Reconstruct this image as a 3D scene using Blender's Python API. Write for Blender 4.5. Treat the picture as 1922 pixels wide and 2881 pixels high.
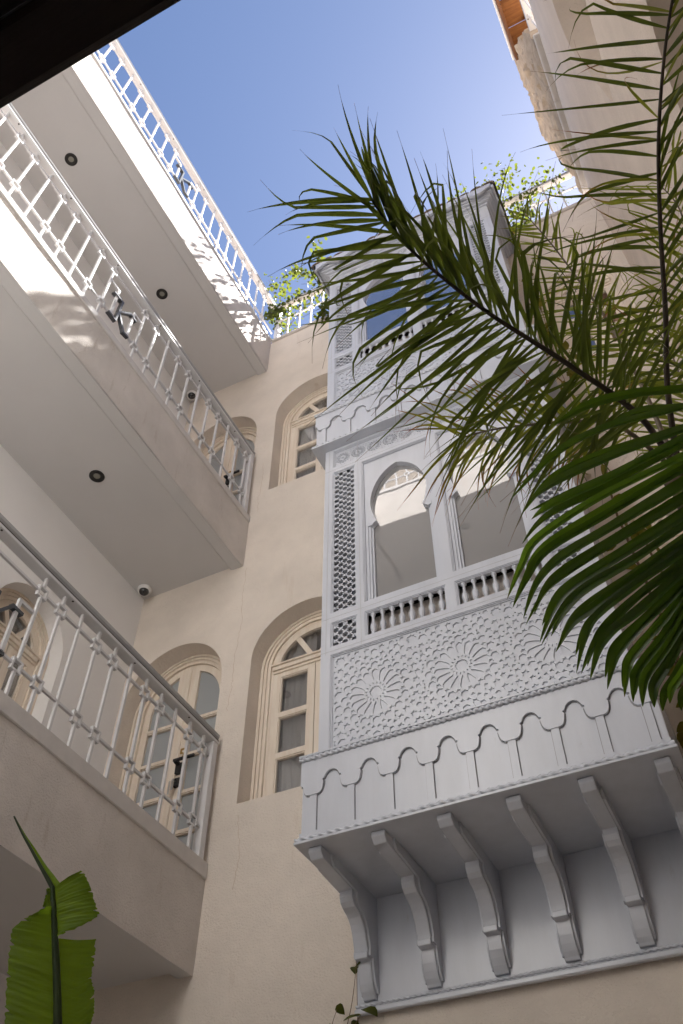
import bpy, bmesh, math, random
from mathutils import Vector, Matrix, noise
from mathutils.geometry import delaunay_2d_cdt
random.seed(7)
PI = math.pi
S = bpy.context.scene
COL = S.collection
for o in list(bpy.data.objects):
    bpy.data.objects.remove(o)

# ------------------------------------------------------------------ camera, sky, sun
cam_d = bpy.data.cameras.new('camera')
cam = bpy.data.objects.new('camera', cam_d)
COL.objects.link(cam)
S.camera = cam
cam_d.sensor_fit = 'HORIZONTAL'
cam_d.sensor_width = 36.0
cam_d.lens = 36.0 * 2489.8 / 1922.0
cam_d.clip_start = 0.02
cam_d.clip_end = 3000
YAW, PITCH, ROLL = -0.46299, 0.86162, 0.0022
fw = Vector((math.sin(YAW) * math.cos(PITCH), math.cos(YAW) * math.cos(PITCH), math.sin(PITCH)))
rt = Vector((math.cos(YAW), -math.sin(YAW), 0.0))
up = rt.cross(fw)
r2 = math.cos(ROLL) * rt + math.sin(ROLL) * up
u2 = -math.sin(ROLL) * rt + math.cos(ROLL) * up
cam.matrix_world = Matrix(((r2.x, u2.x, -fw.x, 0), (r2.y, u2.y, -fw.y, 0), (r2.z, u2.z, -fw.z, 0), (0, 0, 0, 1)))

SUN = Vector((0.42, 1.0, 1.655)).normalized()          # towards the sun
SUN_EL = math.asin(SUN.z)
SUN_AZ = math.atan2(SUN.x, SUN.y)
world = bpy.data.worlds.new('World')
S.world = world
world.use_nodes = True
wn = world.node_tree.nodes
sky = wn.new('ShaderNodeTexSky')
sky.sky_type = 'NISHITA'
sky.sun_disc = False
sky.sun_elevation = SUN_EL
sky.sun_rotation = SUN_AZ
sky.altitude = 460
sky.air_density = 0.46
sky.dust_density = 0.35
sky.ozone_density = 1.3
world.node_tree.links.new(sky.outputs[0], wn['Background'].inputs['Color'])
wn['Background'].inputs['Strength'].default_value = 0.05
sd = bpy.data.lights.new('sun', 'SUN')
sd.energy = 4.2
sd.angle = math.radians(0.53)
sd.color = (1.0, 0.98, 0.95)
sun = bpy.data.objects.new('sun', sd)
COL.objects.link(sun)
sun.location = SUN * 60
sun.rotation_euler = SUN.to_track_quat('Z', 'Y').to_euler()
vs = S.view_settings
vs.view_transform = 'Standard'
vs.look = 'None'
vs.exposure = 2.88
vs.gamma = 1.0
S.render.engine = 'CYCLES'
S.cycles.max_bounces = 12
S.cycles.diffuse_bounces = 8
S.cycles.transparent_max_bounces = 12

# ------------------------------------------------------------------ materials
def mat(name, col, rough=0.7, var=0.0, vscale=6.0, bump=0.0, bscale=60.0, col2=None, spec=0.3, stain=None, stretch=None, metal=0.0, bump2=0.0):
    m = bpy.data.materials.new(name)
    m.use_nodes = True
    nt = m.node_tree
    N, L = nt.nodes, nt.links
    b = N['Principled BSDF']
    b.inputs['Roughness'].default_value = rough
    b.inputs['Specular IOR Level'].default_value = spec
    b.inputs['Metallic'].default_value = metal
    b.inputs['Base Color'].default_value = (*col, 1)
    tc = N.new('ShaderNodeTexCoord')
    mp = N.new('ShaderNodeMapping')
    L.new(tc.outputs['Object'], mp.inputs['Vector'])
    if stretch:
        mp.inputs['Scale'].default_value = stretch
    if col2 or var:
        if not col2:
            col2 = tuple(max(0, c * (1 - var)) for c in col)
        n = N.new('ShaderNodeTexNoise')
        n.inputs['Scale'].default_value = vscale
        n.inputs['Detail'].default_value = 6
        n.inputs['Roughness'].default_value = 0.62
        L.new(mp.outputs[0], n.inputs['Vector'])
        r = N.new('ShaderNodeValToRGB')
        r.color_ramp.elements[0].position = 0.32
        r.color_ramp.elements[1].position = 0.70
        r.color_ramp.elements[0].color = (*col2, 1)
        r.color_ramp.elements[1].color = (*col, 1)
        L.new(n.outputs['Fac'], r.inputs['Fac'])
        out = r.outputs['Color']
        if stain:
            n2 = N.new('ShaderNodeTexNoise')
            n2.inputs['Scale'].default_value = stain[1]
            n2.inputs['Detail'].default_value = 8
            n2.inputs['Roughness'].default_value = 0.7
            mp2 = N.new('ShaderNodeMapping')
            mp2.inputs['Scale'].default_value = stain[3] if len(stain) > 3 else (1, 1, 1)
            L.new(tc.outputs['Object'], mp2.inputs['Vector'])
            L.new(mp2.outputs[0], n2.inputs['Vector'])
            r2_ = N.new('ShaderNodeValToRGB')
            r2_.color_ramp.elements[0].position = stain[2]
            r2_.color_ramp.elements[1].position = min(1, stain[2] + 0.14)
            r2_.color_ramp.elements[0].color = (0, 0, 0, 1)
            r2_.color_ramp.elements[1].color = (1, 1, 1, 1)
            L.new(n2.outputs['Fac'], r2_.inputs['Fac'])
            mx = N.new('ShaderNodeMixRGB')
            mx.inputs['Color2'].default_value = (*stain[0], 1)
            L.new(r2_.outputs['Color'], mx.inputs['Fac'])
            L.new(out, mx.inputs['Color1'])
            out = mx.outputs['Color']
        L.new(out, b.inputs['Base Color'])
    if bump:
        n = N.new('ShaderNodeTexNoise')
        n.inputs['Scale'].default_value = bscale
        n.inputs['Detail'].default_value = 5
        n.inputs['Roughness'].default_value = 0.65
        L.new(mp.outputs[0], n.inputs['Vector'])
        bp = N.new('ShaderNodeBump')
        bp.inputs['Strength'].default_value = bump
        bp.inputs['Distance'].default_value = 0.01
        L.new(n.outputs['Fac'], bp.inputs['Height'])
        last = bp
        if bump2:
            n3 = N.new('ShaderNodeTexNoise')
            n3.inputs['Scale'].default_value = bscale * 0.09
            n3.inputs['Detail'].default_value = 3
            L.new(mp.outputs[0], n3.inputs['Vector'])
            b2 = N.new('ShaderNodeBump')
            b2.inputs['Strength'].default_value = bump2
            b2.inputs['Distance'].default_value = 0.05
            L.new(n3.outputs['Fac'], b2.inputs['Height'])
            L.new(bp.outputs['Normal'], b2.inputs['Normal'])
            last = b2
        L.new(last.outputs['Normal'], b.inputs['Normal'])
    return m

def leaf_mat(name, col, tcol, rough=0.42, var=0.35, scale=9.0, spec=0.35, tfac=0.35, tips=None, stretch=None, bump=0.0):
    m = mat(name, col, rough, var, scale, spec=spec, stretch=stretch, bump=bump, bscale=scale * 2)
    nt = m.node_tree
    N, L = nt.nodes, nt.links
    b = N['Principled BSDF']
    t = N.new('ShaderNodeBsdfTranslucent')
    t.inputs['Color'].default_value = (*tcol, 1)
    mx = N.new('ShaderNodeMixShader')
    mx.inputs['Fac'].default_value = tfac
    L.new(b.outputs[0], mx.inputs[1])
    L.new(t.outputs[0], mx.inputs[2])
    L.new(mx.outputs[0], N['Material Output'].inputs['Surface'])
    if tips:                                   # dry leaf ends: the UV runs 0..1 from the base to the tip of a leaf
        uv = N.new('ShaderNodeUVMap')
        sp = N.new('ShaderNodeSeparateXYZ')
        L.new(uv.outputs[0], sp.inputs[0])
        rp = N.new('ShaderNodeValToRGB')
        rp.color_ramp.elements[0].position = tips[1]
        rp.color_ramp.elements[1].position = tips[2]
        rp.color_ramp.elements[0].color = (0, 0, 0, 1)
        rp.color_ramp.elements[1].color = (1, 1, 1, 1)
        L.new(sp.outputs['Y'], rp.inputs['Fac'])
        src = b.inputs['Base Color'].links[0].from_socket
        cm = N.new('ShaderNodeMixRGB')
        cm.inputs['Color2'].default_value = (*tips[0], 1)
        L.new(rp.outputs['Color'], cm.inputs['Fac'])
        L.new(src, cm.inputs['Color1'])
        L.new(cm.outputs['Color'], b.inputs['Base Color'])
        cm2 = N.new('ShaderNodeMixRGB')
        cm2.inputs['Color1'].default_value = (*tcol, 1)
        cm2.inputs['Color2'].default_value = (tips[0][0] * 1.2, tips[0][1], tips[0][2], 1)
        L.new(rp.outputs['Color'], cm2.inputs['Fac'])
        L.new(cm2.outputs['Color'], t.inputs['Color'])
    return m

def glass_mat(name, tint, mirror, rough=0.02, body=(0.03, 0.035, 0.04), trans=0.0, wav=0.0):
    m = bpy.data.materials.new(name)
    m.use_nodes = True
    nt = m.node_tree
    N, L = nt.nodes, nt.links
    N.remove(N['Principled BSDF'])
    g = N.new('ShaderNodeBsdfGlossy')
    g.inputs['Color'].default_value = (*tint, 1)
    g.inputs['Roughness'].default_value = rough
    if trans:
        d = N.new('ShaderNodeBsdfTransparent')
        d.inputs['Color'].default_value = (trans, trans, trans, 1)
    else:
        d = N.new('ShaderNodeBsdfDiffuse')
        d.inputs['Color'].default_value = (*body, 1)
    lw = N.new('ShaderNodeLayerWeight')
    lw.inputs['Blend'].default_value = 0.5
    pw = N.new('ShaderNodeMath')
    pw.operation = 'POWER'
    pw.inputs[1].default_value = 4.0
    L.new(lw.outputs['Facing'], pw.inputs[0])
    ad = N.new('ShaderNodeMath')
    ad.operation = 'ADD'
    ad.use_clamp = True
    ad.inputs[1].default_value = mirror + 0.04
    L.new(pw.outputs[0], ad.inputs[0])
    mx = N.new('ShaderNodeMixShader')
    L.new(ad.outputs[0], mx.inputs['Fac'])
    L.new(d.outputs[0], mx.inputs[1])
    L.new(g.outputs[0], mx.inputs[2])
    L.new(mx.outputs[0], N['Material Output'].inputs['Surface'])
    if wav:
        tc = N.new('ShaderNodeTexCoord')
        n = N.new('ShaderNodeTexNoise')
        n.inputs['Scale'].default_value = 2.2
        L.new(tc.outputs['Object'], n.inputs['Vector'])
        bp = N.new('ShaderNodeBump')
        bp.inputs['Strength'].default_value = wav
        bp.inputs['Distance'].default_value = 0.01
        L.new(n.outputs['Fac'], bp.inputs['Height'])
        L.new(bp.outputs['Normal'], g.inputs['Normal'])
    return m

M = {}
M['plaster'] = mat('plaster', (0.79, 0.71, 0.625), 0.9, 0.17, 1.7, 0.9, 85, spec=0.1, stain=((0.63, 0.54, 0.45), 2.4, 0.60, (2, 2, 0.3)), bump2=0.25)
M['plaster_pale'] = mat('plaster_pale', (0.67, 0.62, 0.575), 0.9, 0.16, 3.0, 0.9, 85, spec=0.1, stain=((0.49, 0.43, 0.38), 5.0, 0.58, (1, 2.5, 0.5)), bump2=0.2)
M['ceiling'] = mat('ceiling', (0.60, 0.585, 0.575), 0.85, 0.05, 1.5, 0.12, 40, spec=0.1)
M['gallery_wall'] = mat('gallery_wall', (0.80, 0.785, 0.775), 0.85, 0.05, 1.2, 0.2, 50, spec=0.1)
M['marble'] = mat('marble', (0.60, 0.57, 0.545), 0.5, 0.12, 9.0, 0.1, 40, spec=0.4, stain=((0.42, 0.37, 0.33), 26, 0.64))
M['white_metal'] = mat('white_metal', (0.63, 0.625, 0.63), 0.42, 0.06, 10, 0.05, 60, spec=0.45, stain=((0.47, 0.36, 0.26), 16, 0.73))
M['rail_cap'] = mat('rail_cap', (0.36, 0.36, 0.36), 0.35, 0.10, 12, spec=0.5)
M['groove'] = mat('groove', (0.05, 0.04, 0.035), 0.7)
M['emblem'] = mat('emblem', (0.065, 0.07, 0.078), 0.38, 0.1, 20, spec=0.5)
M['bay_paint'] = mat('bay_paint', (0.575, 0.603, 0.665), 0.23, 0.13, 5.0, 0.06, 70, spec=0.55, stretch=(1, 1, 0.2), stain=((0.45, 0.455, 0.47), 9, 0.64, (1.3, 1.3, 0.3)))
M['bay_under'] = M['bay_paint']
M['bay_glass'] = glass_mat('bay_glass', (0.95, 0.95, 0.95), 0.15, 0.012, (0.25, 0.25, 0.252), wav=0.10)
M['bay_glass_upper'] = glass_mat('bay_glass_upper', (0.93, 0.94, 0.97), 0.42, 0.012, (0.12, 0.12, 0.13), wav=0.06)
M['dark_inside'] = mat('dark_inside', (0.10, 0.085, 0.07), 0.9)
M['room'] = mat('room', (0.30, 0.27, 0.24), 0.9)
M['pine'] = mat('pine', (0.77, 0.70, 0.605), 0.55, 0.0, 3.5, 0.12, 60, col2=(0.69, 0.585, 0.475), spec=0.3, stretch=(9, 9, 0.8), stain=((0.45, 0.27, 0.14), 9, 0.74, (3, 3, 3)))
M['pine_pale'] = mat('pine_pale', (0.78, 0.71, 0.62), 0.6, 0.0, 3.5, 0.12, 60, col2=(0.72, 0.63, 0.52), spec=0.25, stretch=(9, 9, 0.8))
M['pane'] = glass_mat('pane', (0.9, 0.93, 0.97), 0.10, 0.015, trans=0.82, wav=0.05)
M['frosted'] = mat('frosted', (0.33, 0.35, 0.36), 0.32, 0.06, 2, spec=0.6)
M['curtain'] = mat('curtain', (0.78, 0.76, 0.73), 0.9, 0.05, 6, spec=0.1)
M['curtain_grey'] = mat('curtain_grey', (0.70, 0.68, 0.66), 0.9, 0.15, 6, spec=0.1)
M['curtain_dark'] = mat('curtain_dark', (0.55, 0.50, 0.43), 0.9, 0.1, 6, spec=0.1)
M['black_metal'] = mat('black_metal', (0.012, 0.012, 0.013), 0.4, spec=0.5)
M['brass'] = mat('brass', (0.45, 0.30, 0.10), 0.35, metal=0.8)
M['steel'] = mat('steel', (0.5, 0.5, 0.5), 0.3, metal=0.9)
M['white_plastic'] = mat('white_plastic', (0.75, 0.74, 0.72), 0.35, spec=0.5)
M['lens'] = mat('lens', (0.02, 0.02, 0.022), 0.12, spec=0.8)
M['lamp_black'] = mat('lamp_black', (0.022, 0.02, 0.018), 0.45)
M['lamp_glass'] = mat('lamp_glass', (0.26, 0.25, 0.21), 0.25, spec=0.6)
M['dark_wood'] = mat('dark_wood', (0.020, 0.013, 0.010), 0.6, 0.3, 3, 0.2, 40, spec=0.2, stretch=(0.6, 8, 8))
M['eave_wood'] = mat('eave_wood', (0.30, 0.125, 0.035), 0.5, 0.0, 3, 0.15, 50, col2=(0.17, 0.06, 0.018), spec=0.3, stretch=(1, 14, 14))
M['eave_board'] = mat('eave_board', (0.15, 0.065, 0.03), 0.55, 0.25, 4, spec=0.3)
M['rubble'] = mat('rubble', (0.40, 0.335, 0.265), 0.95, 0.0, 7, 1.0, 26, col2=(0.27, 0.215, 0.16), spec=0.05, stain=((0.12, 0.09, 0.065), 9, 0.60), bump2=0.6)
M['roof_tile'] = mat('roof_tile', (0.27, 0.215, 0.175), 0.85, 0.35, 14, 0.4, 60, spec=0.1)
M['floor'] = mat('floor', (0.80, 0.78, 0.75), 0.6, 0.15, 1.5, spec=0.3)
M['ground'] = mat('ground', (0.36, 0.29, 0.22), 0.95, 0.2, 0.3)
M['terrace'] = mat('terrace', (0.46, 0.36, 0.28), 0.8, 0.15, 1.0)

# ------------------------------------------------------------------ mesh builder
class MB:
    def __init__(s):
        s.v = []
        s.f = []
        s.uv = None
    def add(s, vs, fs):
        b = len(s.v)
        s.v += [tuple(p) for p in vs]
        s.f += [tuple(b + i for i in f) for f in fs]
    def box(s, x0, x1, y0, y1, z0, z1):
        s.add([(x0, y0, z0), (x1, y0, z0), (x1, y1, z0), (x0, y1, z0), (x0, y0, z1), (x1, y0, z1), (x1, y1, z1), (x0, y1, z1)],
              [(0, 3, 2, 1), (4, 5, 6, 7), (0, 1, 5, 4), (1, 2, 6, 5), (2, 3, 7, 6), (3, 0, 4, 7)])
        return s
    def mbox(s, Mp, u0, u1, v0, v1, w0, w1):
        P = [Mp(u, v, w) for w in (w0, w1) for (u, v) in ((u0, v0), (u1, v0), (u1, v1), (u0, v1))]
        s.add(P, [(0, 3, 2, 1), (4, 5, 6, 7), (0, 1, 5, 4), (1, 2, 6, 5), (2, 3, 7, 6), (3, 0, 4, 7)])
        return s
    def prism(s, poly, Mp, w0, w1):
        n = len(poly)
        s.add([Mp(u, v, w0) for u, v in poly] + [Mp(u, v, w1) for u, v in poly],
              [tuple(range(n)), tuple(range(2 * n - 1, n - 1, -1))] + [(i, (i + 1) % n, n + (i + 1) % n, n + i) for i in range(n)])
        return s
    def strip(s, A, B, Mp, wa, wb):                     # a band between two polylines of equal length
        n = len(A)
        s.add([Mp(u, v, wa) for u, v in A] + [Mp(u, v, wb) for u, v in B], [(i, i + 1, n + i + 1, n + i) for i in range(n - 1)])
        return s
    def ringband(s, A, B, Mp, w0, w1):                  # solid moulding between outer path A and inner path B, front w0, back w1
        s.strip(A, B, Mp, w0, w0)
        s.strip(A, A, Mp, w0, w1)
        s.strip(B, B, Mp, w0, w1)
        n = len(A)
        for i in (0, n - 1):
            s.add([Mp(*A[i], w0), Mp(*B[i], w0), Mp(*B[i], w1), Mp(*A[i], w1)], [(0, 1, 2, 3)])
        return s
    def tube(s, pts, rad, n=8, cap=True):
        pts = [Vector(p) for p in pts]
        if not hasattr(rad, '__len__'):
            rad = [rad] * len(pts)
        b = len(s.v)
        ref = Vector((0.31, 0.17, 0.93))
        for i, p in enumerate(pts):
            t = (pts[min(i + 1, len(pts) - 1)] - pts[max(i - 1, 0)]).normalized()
            a = t.cross(ref)
            if a.length < 0.05:
                a = t.cross(Vector((1, 0, 0)))
            a.normalize()
            c = t.cross(a)
            for k in range(n):
                q = p + (a * math.cos(2 * PI * k / n) + c * math.sin(2 * PI * k / n)) * rad[i]
                s.v.append(tuple(q))
        for i in range(len(pts) - 1):
            for k in range(n):
                s.f.append((b + i * n + k, b + i * n + (k + 1) % n, b + (i + 1) * n + (k + 1) % n, b + (i + 1) * n + k))
        if cap:
            s.f.append(tuple(b + k for k in range(n - 1, -1, -1)))
            s.f.append(tuple(b + (len(pts) - 1) * n + k for k in range(n)))
        return s
    def lathe(s, prof, cx, cy, n=14):
        b = len(s.v)
        for r, z in prof:
            for k in range(n):
                s.v.append((cx + r * math.cos(2 * PI * k / n), cy + r * math.sin(2 * PI * k / n), z))
        for i in range(len(prof) - 1):
            for k in range(n):
                s.f.append((b + i * n + k, b + i * n + (k + 1) % n, b + (i + 1) * n + (k + 1) % n, b + (i + 1) * n + k))
        s.f.append(tuple(b + k for k in range(n - 1, -1, -1)))
        s.f.append(tuple(b + (len(prof) - 1) * n + k for k in range(n)))
        return s

def mesh_of(name, mb, m, smooth=False, fix=True, bevel=0.0):
    me = bpy.data.meshes.new(name)
    me.from_pydata(mb.v, [], mb.f)
    if fix or bevel:
        bm = bmesh.new()
        bm.from_mesh(me)
        if bevel:
            bmesh.ops.remove_doubles(bm, verts=bm.verts, dist=1e-5)
            bmesh.ops.recalc_face_normals(bm, faces=bm.faces)
            es = [e for e in bm.edges if len(e.link_faces) == 2 and e.calc_face_angle(0) > 0.6]
            bmesh.ops.bevel(bm, geom=es, offset=bevel, segments=1, affect='EDGES')
        bmesh.ops.recalc_face_normals(bm, faces=bm.faces)
        bm.to_mesh(me)
        bm.free()
    me.materials.append(m)
    if smooth:
        me.polygons.foreach_set('use_smooth', [True] * len(me.polygons))
    return me

def wloc(o):
    p = Vector((0, 0, 0))
    while o is not None:
        p += o.location
        o = o.parent
    return p

def obj(name, mb, m, parent=None, smooth=False, fix=True, bevel=0.0, origin=None):
    if origin is None:
        origin = wloc(parent)
    o0 = Vector(origin)
    if o0.length > 0:
        mb.v = [(p[0] - o0.x, p[1] - o0.y, p[2] - o0.z) for p in mb.v]
    me = mesh_of(name, mb, m, smooth, fix, bevel)
    o = bpy.data.objects.new(name, me)
    COL.objects.link(o)
    if parent is not None:
        o.parent = parent
        o.location = o0 - wloc(parent)
    else:
        o.location = o0
    return o

def tag(o, label=None, cat=None, group=None, kind=None):
    if label: o['label'] = label
    if cat: o['category'] = cat
    if group: o['group'] = group
    if kind: o['kind'] = kind
    return o

def thing(name, label, cat, loc=(0, 0, 0), group=None):
    o = bpy.data.objects.new(name, None)
    COL.objects.link(o)
    o.location = loc
    o.empty_display_size = 0.1
    return tag(o, label, cat, group)

def inst(name, me, parent, loc, rot=None):
    o = bpy.data.objects.new(name, me)
    COL.objects.link(o)
    o.parent = parent
    o.location = Vector(loc) - wloc(parent)
    if rot:
        o.rotation_euler = rot
    return o

def pierced(mb, outer, holes, Mp, w0, t, back=False, sides=True):
    co, fs = [], []
    for lp in [outer] + holes:
        b = len(co)
        co += [Vector((u, v)) for u, v in lp]
        fs.append(list(range(b, b + len(lp))))
    V, E, F, _, _, _ = delaunay_2d_cdt(co, [], fs, 2, 1e-6)
    mb.add([Mp(p[0], p[1], w0) for p in V], [tuple(f) for f in F])
    if back:
        mb.add([Mp(p[0], p[1], w0 + t) for p in V], [tuple(f) for f in F])
    for i, lp in enumerate([outer] + holes):
        if i == 0 and not sides:
            continue
        n = len(lp)
        mb.add([Mp(u, v, w0) for u, v in lp] + [Mp(u, v, w0 + t) for u, v in lp], [(k, (k + 1) % n, n + (k + 1) % n, n + k) for k in range(n)])
    return mb

def rect(u0, u1, v0, v1):
    return [(u0, v0), (u1, v0), (u1, v1), (u0, v1)]

def arch_path(cu, v0, vs_, hw, rise, n=20, power=2.0):
    p = [(cu - hw, v0)]
    for i in range(n + 1):
        a = PI * (1 - i / n)
        c, s_ = math.cos(a), math.sin(a)
        p.append((cu + hw * math.copysign(abs(c) ** (2 / power), c), vs_ + rise * abs(s_) ** (2 / power)))
    p.append((cu + hw, v0))
    return p

def MY(Y):                  # a wall facing -Y; w goes into the wall
    return lambda u, v, w: (u, Y + w, v)
def MXp(X):                 # a wall facing +X
    return lambda u, v, w: (X - w, u, v)
def MXn(X):                 # a wall facing -X
    return lambda u, v, w: (X + w, u, v)
def MYp(Y):                 # a wall facing +Y
    return lambda u, v, w: (u, Y - w, v)
M['gallery_tile'] = mat('gallery_tile', (0.24, 0.19, 0.16), 0.5, 0.3, 4.0)
M['plaster_right'] = mat('plaster_right', (0.69, 0.595, 0.51), 0.9, 0.13, 2.2, 1.0, 48, spec=0.1, stain=((0.60, 0.50, 0.41), 2.4, 0.66, (1, 1, 0.25)), bump2=0.25)
M['plaster_far'] = mat('plaster_far', (0.34, 0.29, 0.24), 0.9, 0.13, 2.2, 0.5, 48, spec=0.1)
M['edge_shade'] = mat('edge_shade', (0.27, 0.275, 0.29), 0.7)  # dark tone for the shade lines painted on the bay aprons

# ------------------------------------------------------------------ the courtyard shell
G0 = -1.5
YB, XL, XW, XR, YO, YN = 4.3, -3.07, -4.09, 0.758, 0.51, -0.55
tag(obj('ground', MB().box(-900, 900, -900, 900, G0 - 0.4, G0 - 0.03), M['ground']), kind='structure')
tag(obj('courtyard_floor', MB().box(-9, 4, -7, 8.5, G0 - 0.028, G0), M['floor']), kind='structure')

def arch_window(parent, Mp, cu, v0, vsp, hw, rise, w, rows, pale=False, curtain='curtain', name='window', spokes=True):
    fm = M['pine_pale'] if pale else M['pine']
    P = lambda k: arch_path(cu, v0, vsp, hw - k, rise - k)
    mb = MB()
    for a, b, ww in ((0.002, 0.024, 0.0), (0.024, 0.030, 0.012), (0.030, 0.052, 0.005), (0.052, 0.057, 0.016), (0.057, 0.082, 0.010), (0.082, 0.098, 0.028)):
        mb.ringband(P(a), P(b), Mp, w + ww, w + 0.09)
    win = obj(name, mb, fm, parent, fix=True)
    hi = hw - 0.098
    # transom with two small mouldings
    tb = MB()
    tb.mbox(Mp, cu - hi, cu + hi, vsp - 0.03, vsp + 0.005, w + 0.004, w + 0.08)
    tb.mbox(Mp, cu - hi - 0.012, cu + hi + 0.012, vsp + 0.005, vsp + 0.022, w - 0.008, w + 0.08)
    tb.mbox(Mp, cu - hi, cu + hi, vsp - 0.052, vsp - 0.03, w + 0.018, w + 0.08)
    obj('transom', tb, fm, win, bevel=0.003)
    fan = MB()
    A = arch_path(cu, vsp + 0.022, vsp + 0.022, hi, rise - 0.12)[1:-1]
    B = arch_path(cu, vsp + 0.022, vsp + 0.022, hi - 0.05, rise - 0.17)[1:-1]
    fan.ringband(A, B, Mp, w + 0.03, w + 0.07)
    if spokes:
        for s_ in (-1, 1):
            d = Vector((s_ * 0.50, 0.87)).normalized()
            nrm = Vector((-d.y, d.x)) * 0.021
            a0 = Vector((cu + s_ * 0.03, vsp + 0.02))
            a1 = a0 + d * (rise - 0.13)
            fan.prism([tuple(a0 - nrm), tuple(a1 - nrm), tuple(a1 + nrm), tuple(a0 + nrm)], Mp, w + 0.034, w + 0.066)
    obj('fanlight_frame', fan, fm, win)
    fp = MB()
    fp.prism(B, Mp, w + 0.052, w + 0.056)
    obj('pane', fp, M['pane'], win)
    vt = vsp - 0.052
    for s_ in (-1, 1):
        u0, u1 = sorted((cu + s_ * 0.003, cu + s_ * hi))
        n = len(rows) - 1
        holes = []
        ui0, ui1 = (u0 + 0.062, u1 - 0.058)
        for k in range(n):
            holes.append(rect(ui0, ui1, rows[k] + 0.02, rows[k + 1] - 0.02))
        sb = MB()
        pierced(sb, rect(u0, u1, v0 + 0.004, vt), holes, Mp, w + 0.03, 0.045)
        for h in holes:                                  # glazing beads
            sb.ringband(h + [h[0]], [(h[0][0] + .008, h[0][1] + .008), (h[1][0] - .008, h[1][1] + .008), (h[2][0] - .008, h[2][1] - .008), (h[3][0] + .008, h[3][1] - .008), (h[0][0] + .008, h[0][1] + .008)], Mp, w + 0.038, w + 0.06)
        sash = obj('sash', sb, fm, win)
        for h in holes:
            obj('pane', MB().mbox(Mp, h[0][0], h[1][0], h[0][1], h[2][1], w + 0.054, w + 0.058), M['pane'], win)
    if curtain:
        cb = MB()
        for s_ in (-1, 1):
            nn = 40
            A = []
            for i in range(nn + 1):
                t = i / nn
                u = cu + s_ * hi * (0.06 + 0.94 * t)
                A.append((u, w + 0.105 + 0.018 * math.sin(t * 26 + s_) + 0.008 * math.sin(t * 61)))
            top = vsp + rise
            cb.add([Mp(u, v0 + 0.0, ww) for u, ww in A] + [Mp(u + 0.03 * math.sin(3 * u), (v0 + top) / 2, ww + 0.01) for u, ww in A] + [Mp(u, top, ww) for u, ww in A],
                   [(i, i + 1, nn + 2 + i, nn + 1 + i) for i in range(nn)] + [(nn + 1 + i, nn + 2 + i, 2 * nn + 3 + i, 2 * nn + 2 + i) for i in range(nn)])
        obj('curtain', cb, M[curtain], win, smooth=True)
    return win

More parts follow.
